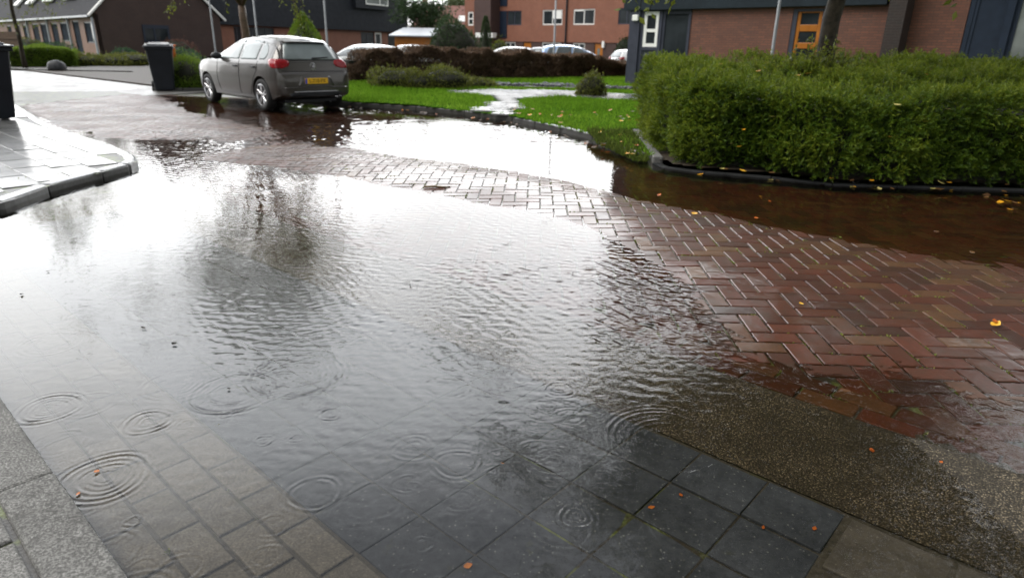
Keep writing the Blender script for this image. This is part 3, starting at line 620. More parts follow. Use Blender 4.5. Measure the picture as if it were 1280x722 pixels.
def limb(mb, p, d, L, r, depth, ends, g):
    """recursive tapered limbs"""
    pts = [Vector(p)]; rad = [r]; n = 5; d = Vector(d).normalized()
    for i in range(n):
        d = (d+Vector(g.normal(0, .13, 3))+Vector((0, 0, .03))).normalized(); pts.append(pts[-1]+d*(L/n)); rad.append(r*(1-.55*(i+1)/n))
    mb.tube(pts, rad, 7 if r > .04 else 5)
    if depth == 0 or r < .008: ends.append(pts[-1]); ends.append(pts[3]); return
    for k in range(3 if depth > 1 else 2):
        q = pts[-1] if k == 0 else pts[g.integers(2, n+1)]
        nd = (d+Vector(g.normal(0, .55, 3))).normalized()
        limb(mb, q, nd, L*g.uniform(.62, .85), rad[-1]*g.uniform(.72, .95), depth-1, ends, g)
def tree(name, base, th, r, H_, crown, rad, nleaf, L, mats, label, cat, twigs=(), seed=1, depth=3, clumps=60, group=None, zmin=-1):
    g = np.random.default_rng(seed); root = empty(name, base, 0, label, cat, group)
    mb = MB(); pts = [(g.normal(0, .018), g.normal(0, .018), th*i/6) for i in range(7)]; pts[0] = (0, 0, -.1)
    mb.tube(pts, [r*1.35, r*1.05, r, r*.97, r*.95, r*.92, r*.9], 12); ends = []
    for k in range(5):
        a = k*2*math.pi/5+g.uniform(0, .8); limb(mb, pts[-1], (math.cos(a)*.8, math.sin(a)*.8, g.uniform(.6, 1.3)), (H_-th)*.42, r*.55, depth, ends, g)
    limb(mb, pts[-1], (0, 0, 1), (H_-th)*.5, r*.7, depth, ends, g)
    C = []; D = []
    cc = unit(g.normal(0, 1, (clumps, 3)))*g.random((clumps, 1))**.45*np.array(rad)+np.array(crown)
    per = int(nleaf*.72)//clumps
    for c in cc:
        s = g.uniform(.35, .75)*min(rad)*.38; C.append(c+g.normal(0, 1, (per, 3))*s*np.array([1, 1, .75])); D.append(np.tile([0, 0, -.25], (per, 1)))
    E = np.array([tuple(e) for e in ends]) if ends else np.zeros((1, 3)); k = int(nleaf*.28)
    C.append(E[g.integers(0, len(E), k)]+g.normal(0, .22, (k, 3))); D.append(np.tile([0, 0, -.3], (k, 1)))
    for tw in twigs:                                                   # long drooping twigs with their leaves
        a, b = Vector(tw[0])-Vector(base), Vector(tw[1])-Vector(base); m = (a+b)/2+Vector((0, 0, .25))
        path = [a, (a+m)/2+Vector((0, 0, .1)), m, (m+b)/2, b]; mb.tube(path, [.014, .011, .009, .006, .004], 5); nl = tw[2] if len(tw) > 2 else 26
        t = g.uniform(.35, 1.02, nl); P = np.array([tuple(a.lerp(m, min(1, 2*s)) if s < .5 else m.lerp(b, 2*s-1)) for s in t])
        C.append(P+g.normal(0, .05, (nl, 3))); D.append(np.tile([0, 0, -1.0], (nl, 1)))
    mb.build('trunk', mats[0], root, smooth=True, fix=False)
    nt_ = sum(len(c) for c in C[-len(twigs):]) if twigs else 0; C = np.concatenate(C); D = np.concatenate(D); kk = (C[:, 2]+base[2] > zmin) | (np.arange(len(C)) >= len(C)-nt_)
    leaf_mesh('crown', C[kk], D[kk], L, mats[1], root, .5, .8)
    return root
def tw(px, py, Y, px2, py2, n=26): return (aty(px, py, Y), aty(px2, py2, Y), n)
TR = (4.28, 9.6, 0)
tree('street_tree', TR, 2.6, .118, 9.0, (.62, -.3, 5.8), (3.3, 3.1, 3.3), 70000, .105, (M['bark'], M['tree_leaf']), 'mossy dark trunk rising out of the big clipped hedge, leaves hanging over it', 'tree',
     [tw(850,-110,8.6,838,8,34), tw(830,-120,8.4,800,12,36), tw(800,-90,8.3,786,2,26), tw(860,-100,8.7,812,14,30), tw(1180,-90,8.6,1192,2,20)], 3, clumps=120, zmin=2.35)
TL = tuple(aty(306, 40, 22)[:2])+(0.05,)
tree('street_tree', TL, 2.3, .125, 9.5, (0.1, 0, 5.7), (2.6, 2.6, 3.3), 22000, .10, (M['bark_light'], M['tree_leaf']), 'slim brown trunk behind the grey hatchback with yellow-green leaves hanging down', 'tree',
     [tw(330,-90,21.6,378,34,90), tw(340,-70,21.5,372,20,90), tw(300,-60,21.5,281,13,40), tw(345,-60,21.8,352,7,40), tw(250,-60,21,210,18,60), tw(240,-70,21,216,10,50), tw(350,-60,21.3,383,22,60), tw(280,-80,21.4,232,2,30)], 5, clumps=70, zmin=3.2)
TS = tuple(aty(26, 58, 31)[:2])+(0.05,)
tree('street_tree', TS, 2.9, .085, 8.0, (.2, 0, 5.6), (2.2, 2.2, 2.4), 9000, .11, (M['bark'], M['tree_leaf']), 'thin dark trunk standing behind the bright box hedge at far left', 'tree',
     [tw(20,-30,30.8,60,6,80), tw(20,-30,30.6,40,8,60), tw(10,-30,30.6,3,6,40)], 9, clumps=34)
for (px, Y, zc, rx_, rz_, mt, lab, sd) in [
        (530, 78, 4.4, 2.7, 4.3, 'dark_leaf', 'tall dark green tree at the end of the slate-clad building', 21),
        (572, 118, 7.5, 3.4, 3.0, 'far_leaf', 'pale far tree above the faded red roof', 22),
        (120, 86, 9.5, 5.0, 5.2, 'dark_leaf', 'dark tree rising behind the tiled roof of the terraced row', 23)]:
    p = aty(px, 40, Y); tree('background_tree', (p.x, p.y, 0), zc-rz_*.7, .22, zc+rz_*.6, (0, 0, zc), (rx_, rx_, rz_), 9000, .26, (M['bark'], M[mt]), lab, 'tree', (), sd, 2, 40)

def pb(px, py): p = gr(px, py); return (p[0], p[1], .04)
# clipped and loose shrubs, front to back
p = pb(230, 113); bush('conifer_bush', (p[0], p[1]+.4, .03), .85, .75, .92, 9000, .075, M['cypress'], 'bright green feathery conifer bush between the bin and the car', 'bush', None, 8, .7, .28)
a_, b_ = gr(10, 84), gr(97, 84)
def box_hedge(name, a, b, w, h, n, L, mat, label, cat, wob=.12):
    a, b = np.array(a), np.array(b); d = (b-a)/np.linalg.norm(b-a); nr = np.array([d[1], -d[0]]); Lg = np.linalg.norm(b-a)
    if nr[1] > 0: nr = -nr
    t = rng.random(n)*Lg; v = rng.random(n); P = []; 
    side = v < .5; u = np.where(side, 0, rng.random(n)*w); z = np.where(side, rng.random(n)*h, h)
    lump = (N1(t*1.1+a[0], z*1.6+u)-.5)*wob*2+(N2(t*3.1, z*3+u*3)-.5)*wob
    z = np.maximum(.03, z+np.where(side, 0, lump)-(rng.random(n)**2)*.12); u = u-np.where(side, lump, 0)+rng.random(n)**2*.12
    u = u+np.clip((z/h-.82)/.2, 0, 1)*.10*side; endt = np.minimum(t, Lg-t); z = z-np.clip(1-endt/.45, 0, 1)**2*.28*h*(z > .6*h)
    P = np.stack([a[0]+d[0]*t-nr[0]*u, a[1]+d[1]*t-nr[1]*u, z], -1)
    D = np.where(side[:, None], np.array([nr[0], nr[1], .5])[None], np.array([0, 0, 1.0])[None])
    m2 = n//7; u2 = rng.random(m2)*w; z2 = rng.random(m2)*h; e = rng.random(m2) < .5
    P2 = np.stack([np.where(e, a[0], b[0])-nr[0]*u2, np.where(e, a[1], b[1])-nr[1]*u2, np.maximum(.03, z2*.92)], -1)+rng.normal(0, .05, (m2, 3))*[1, 1, 0]
    D2 = np.where(e[:, None], np.array([-d[0], -d[1], .4])[None], np.array([d[0], d[1], .4])[None])
    o = leaf_mesh(name, np.concatenate([P, P2]), np.concatenate([D, D2]), L, mat, None, .4); tag(o, label, cat)
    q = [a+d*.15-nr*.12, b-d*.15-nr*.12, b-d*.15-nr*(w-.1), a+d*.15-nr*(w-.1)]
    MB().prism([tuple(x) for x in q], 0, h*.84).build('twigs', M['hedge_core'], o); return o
box_hedge('box_hedge', a_, b_, 1.3, .88, 11000, .085, M['cypress'], 'bright green low clipped hedge behind the round boulder', 'hedge')
DB0, DB1 = gr(436, 109), gr(800, 101)
def dark_row():
    a, b = np.array(DB0), np.array(DB1); Lg = np.linalg.norm(b-a); d = (b-a)/Lg; nr = np.array([d[1], -d[0]])
    if nr[1] > 0: nr = -nr
    n = 62000; t = rng.random(n)*Lg; w = 1.5; u = rng.random(n)*w
    f_ = t/Lg; top = np.interp(f_, [0, .08, .17, .35, .5, .7, .85, 1], [.62, .98, 1.14, 1.18, 1.05, .90, .84, .84])+.20*(N1(t*.9, 0*t)-.45)+.26*(N2(t*2.7, 0*t)-.5)
    z = np.where(rng.random(n) < .5, rng.random(n)*top, top-rng.random(n)**2*.3)*1.0; u = np.where((z < top-.32) | (rng.random(n) < .5), rng.random(n)**2*.5, u)+(N3(t*2, z*3)-.5)*.3
    P = np.stack([a[0]+d[0]*t-nr[0]*u, a[1]+d[1]*t-nr[1]*u, np.maximum(.05, z)], -1)
    o = leaf_mesh('berberis_hedge', P, np.tile([nr[0]*.4, nr[1]*.4, 1.0], (n, 1)), .11, M['berberis'], None, .3, .55)
    tag(o, 'long loose purple-brown hedge screening the car park behind the lawn', 'hedge')
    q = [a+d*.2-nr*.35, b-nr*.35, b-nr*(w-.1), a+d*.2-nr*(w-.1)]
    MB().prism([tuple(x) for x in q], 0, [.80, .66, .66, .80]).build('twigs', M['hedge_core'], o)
    mb = MB()
    for k in range(520):
        s = random.random()*Lg; v = .1+random.random()*(w-.2); p0 = Vector((a[0]+d[0]*s-nr[0]*v, a[1]+d[1]*s-nr[1]*v, .5)); h = float(np.interp(s/Lg, [0, .1, .35, .7, 1], [.8, 1.1, 1.25, .95, .9]))+.2*random.random()
        mb.tube([p0, p0+Vector((random.gauss(0, .1), random.gauss(0, .1), h-.5))], [.008, .003], 3, cap=False)
    mb.build('branches', M['hedge_core'], o, fix=False)
dark_row()
for (px, py, rx_, h_, n_, mt, lab, cat) in [
        (497, 111, .85, .62, 2600, 'olive', 'olive green loose shrub in front of the dark hedge, leftmost of the low row', 'shrub'),
        (523, 112, .65, .50, 2000, 'olive', 'small dull green shrub second from the left in the low row', 'shrub'),
        (556, 112, .88, .66, 2600, 'olive', 'yellowish green shrub with upright shoots, biggest of the low row', 'shrub'),
        (596, 111, .66, .33, 1700, 'olive', 'flat spreading dull shrub at the right end of the low row by the lawn', 'shrub'),
        (738, 121, .48, .62, 1500, 'olive', 'small round shrub with yellow tips alone on the lawn beside the path', 'shrub')]:
    p = gr(px, py, .1); bush('shrub', (p[0], p[1], .1), rx_, rx_*.8, h_, n_, .085, M[mt], lab, cat, None, 8, .9, .35)
for (px, py, rx_, h_, mt, lab) in [
        (112, 83, 1.5, .55, 'olive', 'low brownish green shrub right of the clipped hedge at far left'),
        (140, 83, 1.6, .58, 'olive', 'low wide brownish shrub in the middle of the garden bed under the gable'),
        (170, 83, 1.5, .66, 'olive', 'low mixed shrub just left of the black wheelie bin'),
        (157, 76, 1.1, .78, 'bluegreen', 'round green clipped bush below the gable wall'),
        (228, 92, .95, .95, 'bluegreen', 'blue-green rounded bush right behind the black wheelie bin'),
        (243, 96, .75, .85, 'bluegreen', 'blue-green rounded bush nearest to the car bonnet'),
        (215, 80, 1.1, 1.05, 'bluegreen', 'blue-green bush behind the wheelie bin lid'),
        (222, 72, 1.5, 1.5, 'rust', 'rusty pink shrub in the garden behind the bin'),
        (243, 70, 1.8, 1.75, 'dark_leaf', 'dark evergreen shrub in front of the slate-clad building'),
        (70, 74, 1.5, 1.1, 'bluegreen', 'round topped green bush behind the bright clipped hedge'),
        (22, 73, 1.2, 1.15, 'bluegreen', 'dark green bush beside the thin trunk at far left'),
        (40, 70, 1.3, 1.35, 'olive', 'olive bush in front of the terraced row')]:
    p = gr(px, py); bush('garden_bush', (p[0], p[1], .03), rx_, rx_*.8, h_, 2600, .12, M[mt], lab, 'bush', None, 6, .6, .4)
def cone_tree(base, r, h, n, L, mat, label, power=1.0):
    g = np.random.default_rng(31); t = g.random(n)**.7; a = g.uniform(0, 6.283, n); rr = r*np.sin(np.clip((1-t)*math.pi*.62, 0, math.pi/2))**power*(1-g.random(n)**2.5*.35)
    P = np.stack([rr*np.cos(a), rr*np.sin(a), t*h+.1], -1); D = np.stack([np.cos(a), np.sin(a), np.full(n, 1.2)], -1)
    o = leaf_mesh('conifer', P, D, L, mat, None, .3, .4); o.location = base; tag(o, label, 'conifer')
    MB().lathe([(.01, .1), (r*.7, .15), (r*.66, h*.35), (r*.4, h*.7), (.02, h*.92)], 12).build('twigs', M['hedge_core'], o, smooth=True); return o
p = aty(380, 45, 31); cone_tree((p.x, p.y, 0), .95, 2.42, 5200, .10, M['cypress'], 'bright green rounded cone conifer behind the roof of the grey hatchback')
p = aty(607, 60, 52); cone_tree((p.x, p.y, 0), .42, 3.2, 2200, .14, M['dark_leaf'], 'slim dark columnar conifer by the white canopy of the flats', .6)
p = aty(566, 50, 46); bush('evergreen_bush', (p.x, p.y, 0), 1.95, 1.7, 3.2, 9000, .15, M['dark_leaf'], 'large dark round-crowned evergreen behind the purple-brown hedge', 'bush', None, 9, .5, .4)
p = aty(625, 62, 50); bush('evergreen_bush', (p.x, p.y, 0), .9, .8, 1.9, 1800, .13, M['tree_leaf'], 'light green bush by the entrance of the flats behind parked cars', 'bush')
p = aty(783, 55, 56); bush('evergreen_bush', (p.x, p.y, 0), 1.2, 1.0, 2.5, 2200, .15, M['dark_leaf'], 'dark green bush beside the white car by the flats', 'bush')
def suckers():
    g = np.random.default_rng(77); C = []; D = []; mb = MB()
    for k in range(120):
        x, y = 4.05+g.normal(0, .34), 9.3+g.normal(0, .22); z0 = float(htop(x, y))-.08; h = g.uniform(.08, .46)*math.exp(-((x-4.0)/.55)**2)+.05; lean = g.normal(0, .12, 2)
        p0 = np.array([x, y, z0]); p1 = p0+np.array([lean[0], lean[1], h]); mb.tube([tuple(p0), tuple(p1)], [.005, .002], 3, cap=False)
        t = g.uniform(.15, 1.05, 16)[:, None]; C.append(p0+(p1-p0)*t); D.append(np.tile([lean[0], lean[1], .3], (16, 1))+g.normal(0, .6, (16, 3)))
    o = leaf_mesh('shrub', np.concatenate(C), np.concatenate(D), .055, M['tree_leaf'], None, .45, .3); tag(o, 'untrimmed shoots round the foot of the trunk on top of the hedge', 'shrub')
    mb.build('twigs', M['bark'], o, fix=False)['kind'] = 'stuff'
suckers()

# grass of the lawns, too many blades to count
def grass():
    n = 150000; x = rng.uniform(-9.5, 10, n); y = 8.4+rng.random(n)**1.3*26; k = in_poly(x, y, LAWN) & ~in_poly(x, y, PATH) & ~in_poly(x, y, HP) & (N2(x*1.2, y*1.2) > .04)
    k &= ~((abs(y-21.4+.05*x) < .5) & (x > -1.8) & (x < 4.2)); x, y = x[k], y[k]; n = len(x)
    P = np.stack([x, y, zlawn(x, y)-.005], -1); D = np.tile([0, 0, 1.0], (n, 1))+0
    L = .06*(1+.5*N1(x*2, y*2))*np.where(y > 14, 1.25, 1.0)
    o = leaf_mesh('grass', P, D, 1.0, M['grass'], None, .16, .4) if False else None
    D = unit(D+rng.normal(0, .42, (n, 3))); S = unit(np.cross(D, rng.normal(0, 1, (n, 3)))); w = (.006+.00045*y)[:, None]; L = L[:, None]
    V = np.stack([P-S*w, P+S*w, P+D*L], 1).reshape(-1, 3); Q = np.arange(3*n).reshape(n, 3)
    tag(np_mesh('grass', V, Q, M['grass'], attr=np.clip(.5+(N3(x*.7, y*.7)-.5)*.9+rng.normal(0, .2, n), 0, 1)), kind='stuff')
    # coarse tufts spilling over the kerb at the hedge corner
    n = 3600; x = rng.uniform(1.15, 1.95, n); y = rng.uniform(8.15, 10.6, n); k = (x-1.2 > (9.6-y)*.30-.12) & (x < 1.68+(y-8.2)*.07); x, y = x[k], y[k]; n = len(x)
    P = np.stack([x, y, np.full(n, .03)+np.clip((y-8.3)*.04, 0, .07)], -1); D = unit(np.tile([-.1, -.3, 1.0], (n, 1))+rng.normal(0, .5, (n, 3))); S = unit(np.cross(D, rng.normal(0, 1, (n, 3))))
    L = rng.uniform(.035, .13, n)[:, None]; V = np.stack([P-S*.012, P+S*.012, P+D*L], 1).reshape(-1, 3)
    tag(np_mesh('weeds', V, np.arange(3*n).reshape(n, 3), M['weeds'], attr=rng.random(n)), kind='stuff')
grass()
def moss():
    """little moss and weed tufts in the joints"""
    bs_, bn_ = AC[:, 0], AC[:, 1]; k = rng.choice(len(AC), min(len(AC), 3400), replace=False); P = []
    for i in k:
        x, y = AC[i]; z = float(zroad(x, y))
        if not (-.006 < z < .03) or x < -2.2: continue
        if N3(np.array(x*.8), np.array(y*.8)) < .40: continue
        c, s = math.cos(AA[i]), math.sin(AA[i]); m = random.randint(8, 22); sd = random.choice((-1, 1))
        if random.random() < .6: l = rng.uniform(-.05, .05, m); v = np.full(m, sd*.058)
        else: l = np.full(m, sd*.116); v = rng.uniform(-.04, .04, m)
        v = v+rng.normal(0, .004, m)
        P.append(np.stack([x+l*c-v*s, y+l*s+v*c, np.full(m, z-.008)], -1))
    Pd = []
    for (px, py) in [(283,600),(208,675),(45,712),(20,640),(12,610),(270,520),(930,625),(880,580)]:
        x, y = gr(px, py); m = 9; Pd.append(np.stack([x+rng.normal(0, .006, m), y+rng.normal(0, .006, m), np.full(m, .012 if px < 60 else -.045)], -1))
    for k2 in range(70):
        x = rng.uniform(-10, -4.5); y = rng.uniform(4, 15)
        if not in_poly(np.array([x]), np.array([y]), inner)[0]: continue
        m = random.randint(10, 40); a = EA if random.random() < .6 else EA+math.pi/2; l = rng.normal(0, .10, m)
        Pd.append(np.stack([x+l*math.cos(a), y+l*math.sin(a)+rng.normal(0, .01, m), np.full(m, .066)], -1))
    P = np.concatenate(P+Pd); tag(leaf_mesh('moss', P, np.tile([0, 0, .7], (len(P), 1)), .013, M['moss'], None, .7, 1.0), kind='stuff')
moss()
# pebbles edging the planting strip on the lawn
def pebbles():
    bm = bmesh.new()
    for k in range(260):
        t = random.random(); x = -1.7+t*5.6; y = 22.2-.05*x+random.gauss(0, .22)+(-.35 if t > .8 else 0); r = random.uniform(.035, .11)
        m = Matrix.Translation((x, y, float(zlawn(x, y))+r*.3)) @ Matrix.Rotation(random.random()*6, 4, 'Z') @ Matrix.Diagonal((1.3, .9, .7, 1))
        bmesh.ops.create_icosphere(bm, subdivisions=1, radius=r, matrix=m)
    me = bpy.data.meshes.new('pebbles'); bm.to_mesh(me); bm.free(); me.materials.append(M['stone']); tag(link(bpy.data.objects.new('gravel', me)), kind='stuff')
    sheet('planting_strip', [(-1.9,21.7),(4.2,21.3),(4.2,21.95),(-1.9,22.75)], .012, M['soil'], zlawn, .12)
pebbles()

# ------------------------------------------------------------------ cars
def smooth_tab(xs, tab, k=2):
    y = np.interp(xs, [a for a, _ in tab], [b for _, b in tab])
    for _ in range(k):
        z = y.copy(); z[1:-1] = .25*y[:-2]+.5*y[1:-1]+.25*y[2:]; y = z
    return y
HATCH = dict(
    top=[(-.70,.60),(-.69,.70),(-.665,.755),(-.615,.785),(-.595,.90),(-.565,.985),(-.50,1.12),(-.42,1.265),(-.375,1.335),(-.30,1.378),(-.15,1.415),(.2,1.447),(.6,1.463),(1.0,1.452),(1.3,1.425),(1.55,1.36),(1.8,1.25),(2.05,1.105),(2.22,1.005),(2.35,.975),(2.7,.94),(3.0,.885),(3.2,.80),(3.30,.70),(3.36,.56)],
    wid=[(-.70,.66),(-.68,.76),(-.64,.815),(-.56,.838),(-.4,.856),(-.1,.868),(.6,.875),(1.8,.875),(2.5,.868),(2.9,.845),(3.12,.78),(3.25,.68),(3.33,.52),(3.36,.40)],
    belt=.955, roof=.555, x1=3.36, x0=-.70, sill=.20)
MPV = dict(
    top=[(-.58,.60),(-.57,.80),(-.55,.95),(-.50,1.15),(-.42,1.40),(-.34,1.50),(-.15,1.555),(.2,1.59),(.6,1.60),(1.0,1.585),(1.4,1.51),(1.8,1.36),(2.2,1.17),(2.5,1.02),(2.75,.94),(2.95,.86),(3.1,.75),(3.18,.6)],
    wid=[(-.58,.66),(-.55,.78),(-.45,.83),(-.2,.85),(.6,.86),(1.8,.86),(2.5,.85),(2.8,.80),(3.0,.70),(3.12,.56),(3.18,.42)],
    belt=.98, roof=.60, x1=3.18, x0=-.58, sill=.22)
def body_mesh(S):
    xs = np.unique(np.concatenate([np.linspace(S['x0'], S['x0']+.4, 34), np.linspace(S['x0']+.4, S['x1']-.3, 60), np.linspace(S['x1']-.3, S['x1'], 14)]))
    T = smooth_tab(xs, S['top'], 1); W = smooth_tab(xs, S['wid'], 3); sec = []
    for x, t, w in zip(xs, T, W):
        g = min(1, max(0, (t-S['belt'])/.42)); zb = min(S['belt'], t-.012); zs = S['sill']+max(0, (-x-.35))*.28+max(0, x-2.9)*.1
        wr = (1-g)*w*.80+g*S['roof']; wb = w*.945; hh = t-zb
        pts = [(0, zs), (w*.80, zs), (w*.95, zs+.04), (w*.985, .36), (w*.998, .55), (w, .68), (w*.985, .80), (w*.965, zb-.04), (wb, zb),
               (wb+(wr-wb)*.35, zb+hh*.36), (wb+(wr-wb)*.72, zb+hh*.70), (wr+.035*g, t-.115*g-.010), (wr-.03, t-.048*g-.006), (wr*.74, t-.014*g-.002), (wr*.4, t+.008*g), (0, t+.014*g)]
        cap = t; out = []
        for i, (y, z) in enumerate(pts):
            out.append((y, min(z, cap-(15-i)*.0018) if i < 15 else z))
        sec.append(out)
    V = []; n = len(sec[0])
    for x, o in zip(xs, sec):
        V += [(x, y, z) for y, z in o]+[(x, -y, z) for y, z in o[-2:0:-1]]
    m = 2*n-2; Fs = []
    for i in range(len(xs)-1):
        for k in range(m): Fs.append((i*m+k, i*m+(k+1) % m, (i+1)*m+(k+1) % m, (i+1)*m+k))
    Fs += [tuple(range(m))[::-1], tuple((len(xs)-1)*m+k for k in range(m))]
    return V, Fs
def resample(poly, step):
    out = []
    for i in range(len(poly)):
        a, b = Vector(poly[i]), Vector(poly[(i+1) % len(poly)]); n = max(1, int((b-a).length/step))
        out += [a.lerp(b, k/n) for k in range(n)]
    return out
class Skin:
    def __init__(s, V, Fs): s.b = BVHTree.FromPolygons([Vector(v) for v in V], Fs)
    def cast(s, o, d, off):
        d = Vector(d).normalized(); h = s.b.ray_cast(Vector(o), d)
        if h[0] is None:
            h = s.b.find_nearest(Vector(o)+d*2.0)
        nrm = h[1] if h[1].dot(d) < 0 else -h[1]
        return h[0]+nrm*off
    def patch(s, mb, poly, fn, d, off, rings=6, step=.05, th=0.0):
        P = resample(poly, step); c = sum(P, Vector((0, 0)))/len(P); n = len(P); vs = []; fs = []
        for r in range(rings+1):
            k = 1-r/rings
            vs += [s.cast(fn(*(c+(p-c)*k)), d, off) for p in P] if r < rings else [s.cast(fn(*c), d, off)]
        for r in range(rings-1):
            for i in range(n): fs.append((r*n+i, r*n+(i+1) % n, (r+1)*n+(i+1) % n, (r+1)*n+i))
        for i in range(n): fs.append(((rings-1)*n+i, (rings-1)*n+(i+1) % n, rings*n))
        b = len(vs); vs += [s.cast(fn(*p), d, -.01) for p in P]
        for i in range(n): fs.append((i, b+i, b+(i+1) % n, (i+1) % n))
        mb.add(vs, fs)
    def seam(s, mb, pts, fn, d, r=.005, step=.05):
        P = []
        for a, b in zip(pts[:-1], pts[1:]):
            a, b = Vector(a), Vector(b); n = max(1, int((b-a).length/step)); P += [a.lerp(b, k/n) for k in range(n)]
        P.append(Vector(pts[-1])); mb.tube([s.cast(fn(*p), d, r*.2) for p in P], r, 5)
def wheel(root, x, y, side, rim=True, R_=.315):
    mb = MB(); w = .10
    mb.lathe([(.215, -w), (.27, -w*1.02), (R_-.012, -w*.86), (R_, -w*.55), (R_, w*.55), (R_-.012, w*.86), (.27, w*1.02), (.215, w), (.215, -w)], 40, 'Y')
    o = mb.build('wheel', M['rubber'], root, smooth=False); o.location = (x, y, R_)
    for p in o.data.polygons: p.use_smooth = True
    mb = MB(); s = side
    mb.lathe([(.218, s*.098), (.205, s*.104), (.198, s*.085), (.196, -s*.05), (.0, -s*.05)], 36, 'Y', mi=0)
    mb.lathe([(0, s*.088), (.036, s*.086), (.045, s*.075), (.045, s*.03)], 20, 'Y', mi=0)
    for k in range(5):
        for dv in (-.21, .21):
            a0 = 2*math.pi*k/5+.3; a1 = a0+dv
            p0 = Vector((.035*math.cos(a0), s*.078, .035*math.sin(a0))); p1 = Vector((.202*math.cos(a1), s*.092, .202*math.sin(a1)))
            t = (p1-p0).normalized(); q = Vector((-t.z, 0, t.x)); vs = []
            for p, ww in ((p0, .018), (p1, .016)):
                for sx, dy in ((-1, 0), (-.7, s*.008), (.7, s*.008), (1, 0), (1, -s*.04), (-1, -s*.04)): vs.append(p+q*(ww*sx)+Vector((0, dy, 0)))
            mb.add(vs, [(i, (i+1) % 6, 6+(i+1) % 6, 6+i) for i in range(6)])
    mb.build('rim', M['alloy'], o, smooth=False)
    MB().lathe([(.19, s*.02), (0, s*.02)], 24, 'Y').build('brake_disc', M['black_plastic'], o)
def text_obj(name, s, size, mat, parent, loc, rot, ext=.001, align='CENTER'):
    cu = bpy.data.curves.new(name, 'FONT'); cu.body = s; cu.size = size; cu.align_x = align; cu.align_y = 'CENTER'; cu.extrude = ext
    tmp = bpy.data.objects.new('tmp', cu); COL.objects.link(tmp); bpy.context.view_layer.update()
    me = bpy.data.meshes.new_from_object(tmp.evaluated_get(bpy.context.evaluated_depsgraph_get())); bpy.data.objects.remove(tmp)
    me.name = name; me.materials.clear(); me.materials.append(mat); o = bpy.data.objects.new(name, me); link(o, parent); o.location = loc; o.rotation_euler = rot; return o
BODY = {}
